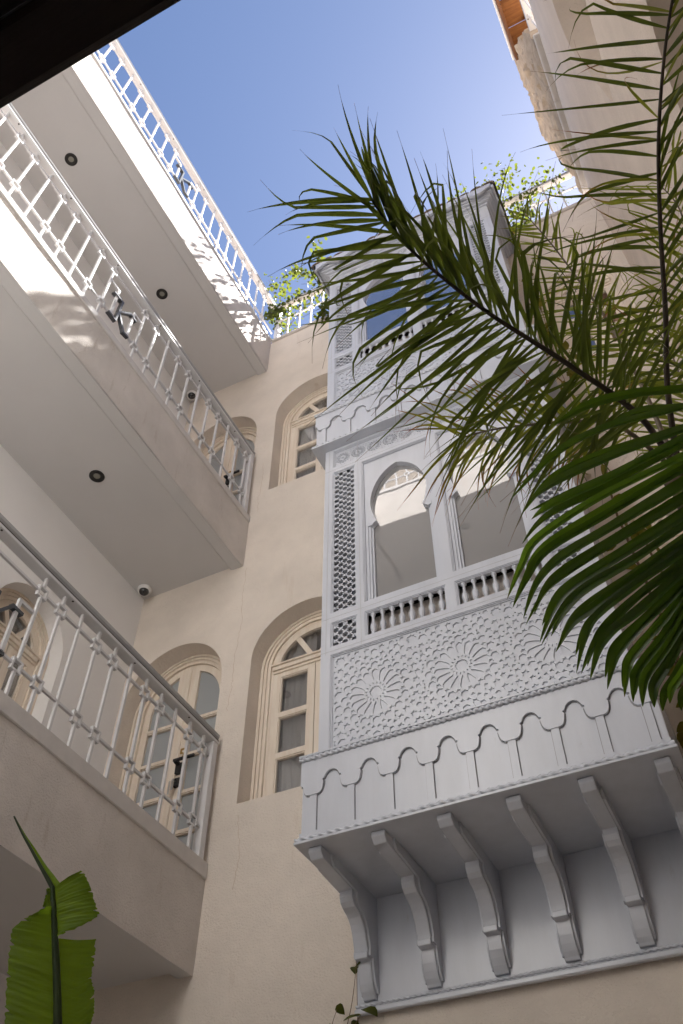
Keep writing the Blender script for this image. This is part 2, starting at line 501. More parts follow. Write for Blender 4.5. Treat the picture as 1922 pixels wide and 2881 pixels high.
def arch_door(parent, Mp, cu, v0, vsp, hw, rise, w, num=None):
    P = lambda k: arch_path(cu, v0, vsp, hw - k, rise - k)
    mb = MB()
    for a, b, ww in ((0.002, 0.022, 0.0), (0.022, 0.027, 0.012), (0.027, 0.048, 0.005), (0.048, 0.053, 0.016), (0.053, 0.075, 0.02)):
        mb.ringband(P(a), P(b), Mp, w + ww, w + 0.10)
    door = obj('door', mb, M['pine'], parent)
    hi, ri = hw - 0.077, rise - 0.077
    for s_ in (-1, 1):
        def au(k, lo, n=14):
            out = []
            for i in range(n + 1):
                a = PI / 2 * i / n
                u = (hi - k) * math.cos(a)
                if u < lo:
                    u = lo
                    out.append((cu + s_ * u, vsp + (ri - k) * math.sqrt(max(0, 1 - (u / (hi - k)) ** 2))))
                    break
                out.append((cu + s_ * u, vsp + (ri - k) * math.sin(a)))
            return out
        outer = [(cu + s_ * 0.002, v0 + 0.01), (cu + s_ * hi, v0 + 0.01)] + au(0, 0.002)
        inn, out_ = 0.095, hi - 0.058
        holes = []
        z = v0 + 0.17
        nb_ = 5 if vsp - v0 > 1.45 else 4
        bars = [z + 0.312 * i for i in range(nb_)]
        for k in range(nb_ - 1):
            holes.append([(cu + s_ * inn, bars[k] + 0.02), (cu + s_ * out_, bars[k] + 0.02), (cu + s_ * out_, bars[k + 1] - 0.02), (cu + s_ * inn, bars[k + 1] - 0.02)])
        tp = au(0.058, inn)
        if tp[0][1] > bars[-1] + 0.05:
            holes.append([(cu + s_ * inn, bars[-1] + 0.02), (cu + s_ * out_, bars[-1] + 0.02)] + tp)
        else:
            tp = [p for p in tp if p[1] > bars[-1] + 0.03]
            holes.append([(cu + s_ * inn, bars[-1] + 0.02), (tp[0][0], bars[-1] + 0.02)] + tp)
        lb = MB()
        pierced(lb, outer, holes, Mp, w + 0.04, 0.045)
        for h in holes:
            lb.mbox(Mp, min(h[0][0], h[1][0]), max(h[0][0], h[1][0]), h[0][1] - 0.032, h[0][1] - 0.008, w + 0.032, w + 0.05)
        obj('door_leaf', lb, M['pine'], door)
        for h in holes:
            obj('pane', MB().prism(h, Mp, w + 0.062, w + 0.066), M['frosted'], door)
    obj('cover_strip', MB().mbox(Mp, cu - 0.028, cu + 0.022, v0 + 0.01, vsp + ri - 0.01, w + 0.026, w + 0.05), M['pine'], door, bevel=0.006)
    zl = v0 + 1.0
    obj('lock', MB().mbox(Mp, cu + 0.026, cu + 0.082, zl - 0.05, zl + 0.035, w + 0.014, w + 0.05).mbox(Mp, cu + 0.03, cu + 0.076, zl - 0.155, zl - 0.085, w + 0.018, w + 0.05), M['black_metal'], door, bevel=0.003)
    obj('handle', MB().mbox(Mp, cu + 0.02, cu + 0.20, zl + 0.035, zl + 0.057, w - 0.02, w + 0.0).mbox(Mp, cu + 0.03, cu + 0.06, zl + 0.02, zl + 0.045, w - 0.02, w + 0.04), M['black_metal'], door, bevel=0.003)
    kb = MB().tube([Mp(cu + 0.045, zl - 0.115, w + 0.018), Mp(cu + 0.045, zl - 0.115, w - 0.015)], 0.007, 6)
    kb.mbox(Mp, cu + 0.036, cu + 0.054, zl - 0.20, zl - 0.12, w - 0.016, w - 0.013).mbox(Mp, cu + 0.02, cu + 0.032, zl - 0.235, zl - 0.13, w - 0.022, w - 0.019)
    obj('key', kb, M['steel'], door)
    if num:
        fc = bpy.data.curves.new('number', 'FONT')
        fc.body = num
        fc.size = 0.125
        fc.extrude = 0.004
        fc.align_x = 'CENTER'
        to = bpy.data.objects.new('number', fc)
        COL.objects.link(to)
        dg = bpy.context.evaluated_depsgraph_get()
        me = bpy.data.meshes.new_from_object(to.evaluated_get(dg))
        bpy.data.objects.remove(to)
        nb = MB()
        nb.add([Mp(cu + 0.052 + v.co.x * 0.85, zl + 0.085 + v.co.y, w + 0.036 - v.co.z) for v in me.vertices], [tuple(p.vertices) for p in me.polygons])
        obj('door_number', nb, M['brass'], door)
    return door

# back wall -------------------------------------------------------------
bw = thing('plaster_wall', 'cream plastered back wall with arched windows, carrying the carved grey bay', 'wall', (-1.7, YB, G0))
Mb = MY(YB)
W_ = dict(cu=-2.445, hw=0.452, rise=0.43)
win_z = [3.10, 6.30]
wins = []
holes = []
for z in win_z:
    holes.append(arch_path(W_['cu'], z, z + 1.19, W_['hw'], W_['rise'], 28))
RW = dict(cu=0.30, v0=6.45, vsp=7.50, hw=0.352, rise=0.33)
holes.append(arch_path(RW['cu'], RW['v0'], RW['vsp'], RW['hw'], RW['rise'], 28))
RW2 = dict(cu=0.30, v0=3.20, vsp=4.25, hw=0.352, rise=0.33)
holes.append(arch_path(RW2['cu'], RW2['v0'], RW2['vsp'], RW2['hw'], RW2['rise'], 28))
DR = [(-3.60, 2.66, 4.22, 0.452, 0.48, '5'), (-3.565, 5.97, 7.36, 0.452, 0.48, '8')]
for d in DR:
    holes.append(arch_path(d[0], d[1], d[2], d[3], d[4], 28))
pb = MB()
pierced(pb, rect(-5.0, 2.6, G0, 9.08), holes, Mb, 0.0, 0.36, back=True)
obj('wall_face', pb, M['plaster'], bw, fix=True)
for z in win_z:
    rows = [z + 0.06, z + 0.415, z + 0.755, z + 1.12]
    arch_window(bw, Mb, W_['cu'], z, z + 1.19, W_['hw'], W_['rise'], 0.145, rows, pale=False, curtain='curtain_grey' if z < 4 else 'curtain')
for r in (RW, RW2):
    rows = [r['v0'] + 0.05, r['v0'] + 0.36, r['v0'] + 0.67, r['v0'] + 0.99]
    arch_window(bw, Mb, r['cu'], r['v0'], r['vsp'], r['hw'], r['rise'], 0.03, rows, pale=True, curtain='curtain_dark')
for d in DR:
    arch_door(bw, Mb, d[0], d[1], d[2], d[3], d[4], 0.15, d[5])

# left wall behind the gallery -------------------------------------------
lw = thing('plaster_wall', 'off-white inner wall of the left gallery with an arched pine door', 'wall', (XW, 2.0, G0))
Ml = MXp(XW)
LD = dict(cu=3.235, v0=2.66, vsp=4.19, hw=0.365, rise=0.375)
pb = MB()
pierced(pb, rect(-3.0, YB, G0, 9.0), [arch_path(LD['cu'], LD['v0'], LD['vsp'], LD['hw'], LD['rise'], 28)], Ml, 0.0, 0.34, back=True)
obj('wall_face', pb, M['gallery_wall'], lw)
arch_window(lw, Ml, LD['cu'], LD['v0'], LD['vsp'], LD['hw'], LD['rise'], 0.12, [2.9, 3.3, 3.7, 4.11], curtain='curtain_dark', name='door')

# right wall ------------------------------------------------------------
rw = thing('plaster_wall', 'pink-beige plastered right wall with deep arched windows behind the palm', 'wall', (XR, 2.0, G0))
Mr = MXn(XR)
pb = MB()
ra = arch_path(1.52, 5.72, 6.90, 0.68, 0.50, 28, power=2.6)
rb = arch_path(1.02, 2.66, 3.55, 0.74, 0.52, 28, power=2.6)
pierced(pb, rect(-3.0, YB, G0, 9.22), [ra, rb], Mr, 0.0, 0.5, back=True)
obj('wall_face', pb, M['plaster_right'], rw)
arch_window(rw, Mr, 1.52, 5.72, 6.90, 0.68, 0.50, 0.30, [5.78, 6.15, 6.5, 6.83], pale=True, curtain='curtain_dark')
arch_window(rw, Mr, 1.02, 2.66, 3.55, 0.74, 0.52, 0.36, [2.72, 2.98, 3.24, 3.48], pale=False, curtain='curtain_dark')

# near wall (behind the camera) with the gallery seen in the bay's glass --
nw = thing('plaster_wall', 'plastered wall behind the opposite gallery, seen only as a reflection in the glass', 'wall', (-1.7, YN, G0))
obj('wall_face', MB().box(-5, 2.6, YN - 0.34, YN, G0, 9.0), M['gallery_wall'], nw)

# outer shell of the house: rooms stay dark, terraces catch the sun
sh = MB()
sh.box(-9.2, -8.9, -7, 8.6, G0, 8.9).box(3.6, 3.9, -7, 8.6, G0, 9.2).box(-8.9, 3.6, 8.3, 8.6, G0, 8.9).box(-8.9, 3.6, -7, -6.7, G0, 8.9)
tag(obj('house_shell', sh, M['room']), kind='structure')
tm = MB()
tm.box(-9.2, XR + 0.0, YB + 0.30, 8.6, 8.88, 9.04).box(-9.2, XL - 1.3, -7, YB + 0.30, 8.88, 9.04).box(XL - 1.3, 3.9, -7, YN - 0.02, 8.88, 9.04).box(XR + 0.5, 3.9, YN - 0.02, 8.6, 9.05, 9.2)
tag(obj('roof_terrace', tm, M['terrace']), kind='structure')
rf = MB()
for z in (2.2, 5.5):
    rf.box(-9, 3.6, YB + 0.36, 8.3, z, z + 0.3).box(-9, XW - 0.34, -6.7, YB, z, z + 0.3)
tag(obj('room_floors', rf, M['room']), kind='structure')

# ------------------------------------------------------------------ gallery slabs
SL = [(2.07, 2.635, 2.63, 2.735, 'lowest'), (5.37, 5.94, 5.925, 6.00, 'middle'), (8.475, 9.12, 9.115, 9.17, 'top')]
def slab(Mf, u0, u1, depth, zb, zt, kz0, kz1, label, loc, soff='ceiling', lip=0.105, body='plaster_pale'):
    t = thing('gallery_floor', label, 'balcony floor', loc)
    b = MB()
    # fascia with a slightly uneven lower edge, built as a subdivided sheet
    n = 60
    rows = 5
    base = len(b.v)
    vs, fs = [], []
    for j in range(rows + 1):
        for i in range(n + 1):
            u = u0 + (u1 - u0) * i / n
            v = zb + (zt - zb) * j / rows
            k = 0.006 * noise.noise(Vector((u * 2.3, v * 3.0, zb)))
            if j == 0:
                v += 0.006 * noise.noise(Vector((u * 3.1, 7.7, zb)))
            vs.append(Mf(u, v, k if 0 < j else 0.004 + k))
    for j in range(rows):
        for i in range(n):
            a = j * (n + 1) + i
            fs.append((a, a + 1, a + n + 2, a + n + 1))
    b.add(vs, fs)
    obj('fascia', b, M[body], t, smooth=True, fix=False)
    c = MB()
    c.mbox(Mf, u0, u1, zb + 0.007, zt, 0.012, lip)
    c.mbox(Mf, u0, u1, zb + 0.045, zt + 0.0, lip, depth)
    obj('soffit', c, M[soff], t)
    cv = MB()
    pr = [(lip + 0.0, zb + 0.010), (lip + 0.012, zb + 0.011), (lip + 0.026, zb + 0.022), (lip + 0.036, zb + 0.044), (lip + 0.0, zb + 0.044)]
    cv.add([Mf(u0, v, w) for w, v in pr] + [Mf(u1, v, w) for w, v in pr], [(i, (i + 1) % 5, 5 + (i + 1) % 5, 5 + i) for i in range(5)])
    obj('cornice_moulding', cv, M[soff], t, smooth=False)
    k = MB()
    k.mbox(Mf, u0, u1, kz0, kz1, -0.012, 0.10)
    obj('kerb_stone', k, M['marble'], t, bevel=0.006)
    obj('floor_finish', MB().mbox(Mf, u0, u1, zt + 0.002, kz0 + 0.01, 0.10, depth), M['gallery_tile'], t)
    return t

left_lab = {'lowest': 'lowest plastered gallery slab on the left, above the banana leaf',
            'middle': 'middle plastered gallery slab on the left with a black downlight and a camera beneath',
            'top': 'top plastered gallery slab on the left, its edge in bright sun'}
for zb, zt, k0, k1, nm in SL:
    slab(MXp(XL), YN, YB, 1.02, zb, zt, k0, k1, left_lab[nm], (XL, 2.0, zb))
slab(MYp(YO), XL + 0.02, XR, 1.06, *SL[2][:4], 'sunlit top gallery slab opposite, seen as a reflection in the bay window', (-1.2, YO, SL[2][0]))
db = thing('timber_canopy', 'dark brown timber canopy edge close overhead in the top left corner', 'canopy', (-0.5, -0.2, G0))
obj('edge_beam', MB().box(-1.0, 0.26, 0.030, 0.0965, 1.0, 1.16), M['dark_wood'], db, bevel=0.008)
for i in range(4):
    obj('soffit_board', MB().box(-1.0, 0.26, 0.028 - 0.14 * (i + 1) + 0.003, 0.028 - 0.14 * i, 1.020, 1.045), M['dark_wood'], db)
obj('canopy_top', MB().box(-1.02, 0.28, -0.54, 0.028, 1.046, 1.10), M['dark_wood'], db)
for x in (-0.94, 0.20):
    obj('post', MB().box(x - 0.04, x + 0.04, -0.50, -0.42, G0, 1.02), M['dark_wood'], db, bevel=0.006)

# ------------------------------------------------------------------ balustrades
def seg_box(mb, Mp, p, q, half, w0, w1):
    p, q = Vector(p), Vector(q)
    d = (q - p).normalized()
    n = Vector((-d.y, d.x)) * half
    p2, q2 = p - d * half, q + d * half
    mb.prism([tuple(p2 - n), tuple(q2 - n), tuple(q2 + n), tuple(p2 + n)], Mp, w0, w1)

def balustrade(Mp, u0, u1, zk, zlow, zup, zh, items, label, loc, emblem=None, cap_top=0.09, post=None):
    t = thing('balustrade', label, 'railing', loc)
    h, w = 0.0092, 0.0095
    cache = {}
    o0 = Vector(wloc(t))
    def bal_mesh(kind):
        if kind not in cache:
            mb = MB()
            I = lambda u, v, w_: tuple(Vector(Mp(u, v, w_)) - Vector(Mp(0, 0, 0)))
            if kind == 'R':
                for a, b in ((zk - 0.005, zlow - 0.036), (zlow + 0.036, zup - 0.036), (zup + 0.036, zh)):
                    mb.mbox(I, -h, h, a, b, -w, w)
            else:
                mb.mbox(I, -h, h, zk - 0.005, zh, -w, w)
            cache[kind] = mesh_of('baluster', mb, M['white_metal'], bevel=0.002)
        return cache[kind]
    ring_me = {}
    def ring_mesh():
        if 'r' not in ring_me:
            mb = MB()
            I = lambda u, v, w_: tuple(Vector(Mp(u, v, w_)) - Vector(Mp(0, 0, 0)))
            pierced(mb, rect(-0.037, 0.037, -0.037, 0.037), [rect(-0.0245, 0.0245, -0.0245, 0.0245)], I, -0.011, 0.022, back=True)
            ring_me['r'] = mesh_of('ring', mb, M['white_metal'])
        return ring_me['r']
    base = Vector(Mp(0, 0, 0))
    for u, kind in items:
        b = inst('baluster', bal_mesh(kind), t, base + Vector(Mp(u, 0, 0)) - base)
        if kind == 'R':
            for z in (zlow, zup):
                inst('ring', ring_mesh(), b, Vector(Mp(u, z, 0)))
    # horizontal bars between the rings
    for z, nm in ((zlow, 'lower_bar'), (zup, 'upper_bar')):
        cur = u0
        gaps = sorted([(u - 0.036, u + 0.036) for u, k in items if k == 'R'])
        if emblem and z == zlow:
            gaps.append((emblem - 0.118, emblem + 0.118))
            gaps.sort()
        for a, b in gaps + [(u1, u1)]:
            if a > cur + 0.002:
                obj(nm, MB().mbox(Mp, cur, a, z - 0.008, z + 0.008, -0.0085, 0.0085), M['white_metal'], t)
            cur = max(cur, b)
    hp = MB().mbox(Mp, u0, u1, zh, zh + 0.022, -0.036, 0.036)
    hr = obj('handrail', hp, M['white_metal'], t, bevel=0.003)
    obj('groove', MB().mbox(Mp, u0, u1, zh + 0.022, zh + 0.034, -0.030, 0.030), M['groove'], hr)
    obj('rail_cap', MB().mbox(Mp, u0, u1, zh + 0.034, zh + cap_top - 0.01, -0.040, 0.040), M['rail_cap'], hr, bevel=0.012)
    u = u0 + 0.3
    while u < u1:
        obj('screw_hole', MB().tube([Mp(u, zh - 0.0015, -0.02), Mp(u, zh + 0.003, -0.02)], 0.007, 8), M['groove'], hr)
        u += 0.62
    if post is not None:
        obj('post', MB().mbox(Mp, post, post + 0.055, zk - 0.01, zh, -0.03, 0.03), M['white_metal'], t, bevel=0.003)
    if emblem:
        e = MB()
        c = emblem
        zt_ = zlow + 0.29
        pts = [((c - 0.134, zt_ - 0.004), (c - 0.034, zt_)), ((c - 0.034, zt_), (c - 0.041, zlow - 0.008)), ((c - 0.041, zlow - 0.008), (c - 0.120, zlow - 0.008)),
               ((c - 0.036, zlow + 0.135), (c + 0.080, zt_ - 0.002)), ((c + 0.080, zt_ - 0.002), (c + 0.147, zt_ - 0.004)),
               ((c - 0.030, zlow + 0.135), (c + 0.070, zlow - 0.020)), ((c + 0.070, zlow - 0.020), (c + 0.122, zlow - 0.008))]
        for i, (p, q) in enumerate(pts):
            seg_box(e, Mp, p, q, 0.0098, -0.018 + 0.0005 * i, 0.017 - 0.0005 * i)
        obj('emblem', e, M['emblem'], t)
        obj('emblem_frame', MB().mbox(Mp, c - 0.111, c - 0.089, zlow + 0.012, zt_ + 0.10, -w, w).mbox(Mp, c - 0.22, c - 0.111, zt_ + 0.081, zt_ + 0.10, -w, w), M['white_metal'], t)
        obj('emblem_frame', MB().mbox(Mp, c + 0.105, c + 0.127, zlow + 0.012, zt_ + 0.08, -w, w).mbox(Mp, c + 0.127, c + 0.22, zt_ + 0.061, zt_ + 0.08, -w, w), M['white_metal'], t)
    return t

def left_items(yr, gap=0.44):
    it = []
    y, i = yr, 0
    while y < 4.16:
        it.append((y, 'P' if i % 3 == 2 else 'R'))
        y += 0.1668
        i += 1
    y, i = yr - gap, 0
    while y > 0.55:
        it.append((y, 'P' if i % 3 == 2 else 'R'))
        y -= 0.1668
        i += 1
    return it
MLr = MXp(-3.095)
balustrade(MLr, 0.5, 4.255, 2.735, 2.94, 3.46, 3.57, left_items(2.448), 'white metal balustrade of the lowest left gallery, in front of the pine doors', (-3.095, 2.4, 2.735), emblem=2.213, post=4.195)
balustrade(MLr, 0.5, 4.255, 6.00, 6.22, 6.745, 6.835, left_items(2.483), 'white metal balustrade of the middle left gallery with a dark K emblem against the ceiling', (-3.095, 2.4, 6.0), emblem=2.258, cap_top=0.08, post=4.195)
balustrade(MLr, 0.5, 4.33, 9.17, 9.385, 9.88, 9.965, left_items(2.585), 'sunlit white balustrade along the left roof edge with a K emblem against the sky', (-3.095, 2.4, 9.17), emblem=2.362, cap_top=0.075)
MBr = MY(4.36)
it = []
x, i = -2.90, 0
while x < 0.62:
    it.append((x, 'R' if i % 3 == 2 else 'P'))
    x += 0.155
    i += 1
balustrade(MBr, -3.06, 0.70, 9.13, 9.24, 9.67, 10.0, it, 'white balustrade on the back roof edge with climbing plants through it', (-1.2, 4.36, 9.13), cap_top=0.07, post=-3.065)
MOr = MYp(0.48)
it = [(-3.0 + 0.1668 * i, 'P' if i % 3 == 2 else 'R') for i in range(22)]
balustrade(MOr, -3.06, 0.70, 9.17, 9.385, 9.88, 9.965, it, 'white balustrade on the opposite roof edge, seen as a reflection in the bay window', (-1.2, 0.48, 9.17), cap_top=0.075)
cp = thing('coping', 'thin plaster coping along the top edge of the back wall', 'coping', (-1.2, 4.3, 9.08))
obj('coping_course', MB().box(-3.058, XR - 0.002, 4.275, 4.62, 9.082, 9.128), M['plaster_pale'], cp, bevel=0.008)

# ------------------------------------------------------------------ ceiling lights and security cameras
def downlight(x, y, z, label):
    t = thing('ceiling_light', label, 'ceiling light', (x, y, z), 'black ring downlights in the gallery ceilings')
    n = 28
    pr = [(0.060, 0.0), (0.060, -0.006), (0.054, -0.010), (0.036, -0.008), (0.026, 0.0)]
    mb = MB()
    for r, dz in pr:
        for k in range(n):
            mb.v.append((x + r * math.cos(2 * PI * k / n), y + r * math.sin(2 * PI * k / n), z + dz))
    for i in range(len(pr) - 1):
        for k in range(n):
            mb.f.append((i * n + k, i * n + (k + 1) % n, (i + 1) * n + (k + 1) % n, (i + 1) * n + k))
    obj('trim_ring', mb, M['lamp_black'], t, smooth=True)
    obj('lamp_lens', MB().lathe([(0.027, z + 0.01), (0.027, z - 0.002), (0.020, z - 0.005), (0.001, z - 0.006)], x, y, 20), M['lamp_glass'], t, smooth=True)
zc = lambda k: SL[k][0] + 0.045
downlight(-3.62, 2.98, zc(1), 'black ring downlight in the middle gallery ceiling, left of the white camera')
downlight(-3.60, 1.47, zc(2), 'black ring downlight in the top gallery ceiling, nearest the dark soffit')
downlight(-3.61, 3.01, zc(2), 'black ring downlight in the top gallery ceiling beside the middle balustrade')
downlight(-1.94, 0.0, zc(2), 'ring downlight seen as a reflection in the right pane of the lower bay')
def dome_cam(x, y, z, label):
    t = thing('security_camera', label, 'camera', (x, y, z))
    obj('camera_base', MB().lathe([(0.062, z), (0.062, z - 0.018), (0.056, z - 0.036), (0.046, z - 0.046), (0.02, z - 0.05)], x, y, 24), M['white_plastic'], t, smooth=True)
    pr = [(0.044 * math.cos(a), z - 0.040 - 0.040 * math.sin(a)) for a in [i * PI / 2 / 7 for i in range(8)]]
    obj('lens_dome', MB().lathe(pr[:-1] + [(0.001, pr[-1][1])], x + 0.008, y - 0.014, 20), M['lens'], t, smooth=True)
dome_cam(-4.005, 4.19, zc(1), 'white dome security camera in the corner of the middle gallery ceiling')
dome_cam(-4.005, 4.21, zc(2), 'small dark dome camera in the corner of the top gallery ceiling')

ou = thing('plaster_wall', 'sunlit set-back wall above the opposite roof railing, seen only as a reflection', 'wall', (-1.7, -0.7, 9.0))
obj('wall_face', MB().box(-5.0, 2.6, -1.0, -0.70, 9.05, 11.7), M['plaster_far'], ou)

M['crack'] = mat('crack', (0.52, 0.40, 0.29), 0.95)
for pts in ([(-3.035, 5.34), (-3.045, 5.0), (-3.02, 4.72), (-3.05, 4.40), (-3.045, 4.12), (-3.06, 3.85)], [(-2.99, 6.75), (-2.975, 6.5), (-3.0, 6.22), (-2.985, 6.02)], [(-2.88, 3.02), (-2.84, 2.74), (-2.86, 2.5)]):
    cb = MB()
    rr = random.Random(len(pts))
    L_ = []
    for i in range(len(pts) - 1):
        for k in range(9):
            t = k / 9
            L_.append((pts[i][0] * (1 - t) + pts[i + 1][0] * t + rr.gauss(0, 0.0045), pts[i][1] * (1 - t) + pts[i + 1][1] * t))
    cb.strip([(u - rr.uniform(.0006, .0019), v) for u, v in L_], [(u + rr.uniform(.0006, .0019), v) for u, v in L_], MY(YB - 0.0012), 0, 0)
    obj('hairline_crack', cb, M['crack'], bw)

# ------------------------------------------------------------------ the carved bay window (mashrabiya), two storeys
BX0, BX1, BC = -2.045, -0.165, -1.105
SX0, SX1 = -1.972, -0.238
YF, YS = 3.61, 3.671
Z0L = 2.278

def rope(mb, x0, x1, y, z, r=0.0115, pitch=0.034, n=10, step=0.0042):
    k = int((x1 - x0) / step)
    b = len(mb.v)
    for i in range(k + 1):
        x = x0 + (x1 - x0) * i / k
        for j in range(n):
            a = 2 * PI * j / n
            rr = r * (1 + 0.36 * math.cos(2 * a - 2 * PI * (x - x0) / pitch))
            mb.v.append((x, y + rr * math.cos(a), z + rr * math.sin(a)))
    for i in range(k):
        for j in range(n):
            mb.f.append((b + i * n + j, b + i * n + (j + 1) % n, b + (i + 1) * n + (j + 1) % n, b + (i + 1) * n + j))

def rot2(p, a, c=(0, 0)):
    return (c[0] + p[0] * math.cos(a) - p[1] * math.sin(a), c[1] + p[0] * math.sin(a) + p[1] * math.cos(a))

def ngon(c, r, n, a0=0.0, inner=None):
    out = []
    for i in range(n):
        out.append((c[0] + r * math.cos(a0 + 2 * PI * i / n), c[1] + r * math.sin(a0 + 2 * PI * i / n)))
        if inner:
            a = a0 + 2 * PI * (i + 0.5) / n
            out.append((c[0] + inner * math.cos(a), c[1] + inner * math.sin(a)))
    return out

def girih(u0, u1, v0, v1, centres, R):
    """holes of a sixteen-fold strapwork board: rosettes, rings of hexagons and stars, small fill"""
    H = []
    occ = []
    def ok(c, r):
        if not (u0 + r + 0.004 < c[0] < u1 - r - 0.004 and v0 + r + 0.004 < c[1] < v1 - r - 0.004):
            return False
        return all((c[0] - q[0]) ** 2 + (c[1] - q[1]) ** 2 > (r + q[2] + 0.0085) ** 2 for q in occ)
    def put(poly, c, r):
        H.append(poly)
        occ.append((c[0], c[1], r))
    for c in centres:
        H.append(ngon(c, R * 0.235, 16, PI / 16, R * 0.195))
        for k in range(16):
            a = 2 * PI * k / 16
            pt = [(0.42, 0.0), (0.56, 0.062), (0.80, 0.118), (0.90, 0.108), (0.985, 0.0), (0.90, -0.108), (0.80, -0.118), (0.56, -0.062)]
            H.append([rot2((x * R, y * R), a, c) for x, y in pt])
            pt = [(0.285, 0.0), (0.33, 0.030), (0.415, 0.055), (0.36, 0.0)]
            a2 = a + PI / 16
            pt = [(0.285, 0.0), (0.345, 0.022), (0.41, 0.0), (0.345, -0.022)]
            H.append([rot2((x * R, y * R), a2, c) for x, y in pt])
        occ.append((c[0], c[1], R))
        for k in range(16):                       # five-pointed stars between petal tips, then hexagons outside the tips
            a = 2 * PI * (k + 0.5) / 16
            p = rot2((R * 1.035, 0), a, c)
            H.append(ngon(p, R * 0.105, 5, a, R * 0.05))
        for k in range(16):
            a = 2 * PI * k / 16
            p = rot2((R * 1.165, 0), a, c)
            if u0 + R * 0.16 < p[0] < u1 - R * 0.16 and v0 + R * 0.16 < p[1] < v1 - R * 0.16:
                H.append(ngon(p, R * 0.145, 6, a))
                occ.append((p[0], p[1], R * 0.145))
    for ring, rad, size, nn_, kind in ((1.33, 0, 0.125, 16, 'star5'), (1.47, 0.5, 0.135, 16, 'hex'), (1.60, 0, 0.105, 16, 'star5'), (1.74, 0.5, 0.14, 20, 'hex'), (1.90, 0, 0.12, 20, 'star5'), (2.06, 0.5, 0.14, 24, 'hex')):
        for c in centres:
            for k in range(nn_):
                a = 2 * PI * (k + (0.5 if rad == 0 else 0.0)) / nn_
                p = rot2((R * ring, 0), a, c)
                if ok(p, R * size):
                    put(ngon(p, R * size * (1.12 if kind == 'star5' else 1), 5 if kind == 'star5' else 6, a, R * size * 0.55 if kind == 'star5' else None), p, R * size)
    # the field between the rosettes, mirrored per cell
    cells = []
    for i, c in enumerate(centres):
        for sx in (-1, 1):
            for sy in (-1, 1):
                cells.append((c, sx, sy))
    rnd = random.Random(3)
    cand = []
    w = (centres[1][0] - centres[0][0]) / 2 if len(centres) > 1 else (u1 - u0) / 2
    h = (v1 - v0) / 2
    for t in range(900):
        cand.append((rnd.random() * w, rnd.random() * h))
    for size, kind in ((0.205, 'star8'), (0.16, 'hex'), (0.135, 'star5'), (0.105, 'pent'), (0.075, 'kite'), (0.05, 'tri'), (0.036, 'dot')):
        for q in cand:
            for (c, sx, sy) in cells:
                p = (c[0] + sx * q[0], c[1] + sy * q[1])
                if ok(p, R * size):
                    a = math.atan2(p[1] - c[1], p[0] - c[0])
                    r = R * size
                    if kind == 'star8': g = ngon(p, r, 8, a, r * 0.62)
                    elif kind == 'hex': g = ngon(p, r, 6, a)
                    elif kind == 'star5': g = ngon(p, r * 1.05, 5, a, r * 0.5)
                    elif kind == 'pent': g = ngon(p, r, 5, a)
                    elif kind == 'kite': g = ngon(p, r * 1.1, 4, a, r * 0.62)
                    elif kind == 'tri': g = ngon(p, r, 3, a)
                    else: g = ngon(p, r, 4, a)
                    put(g, p, r)
    return H

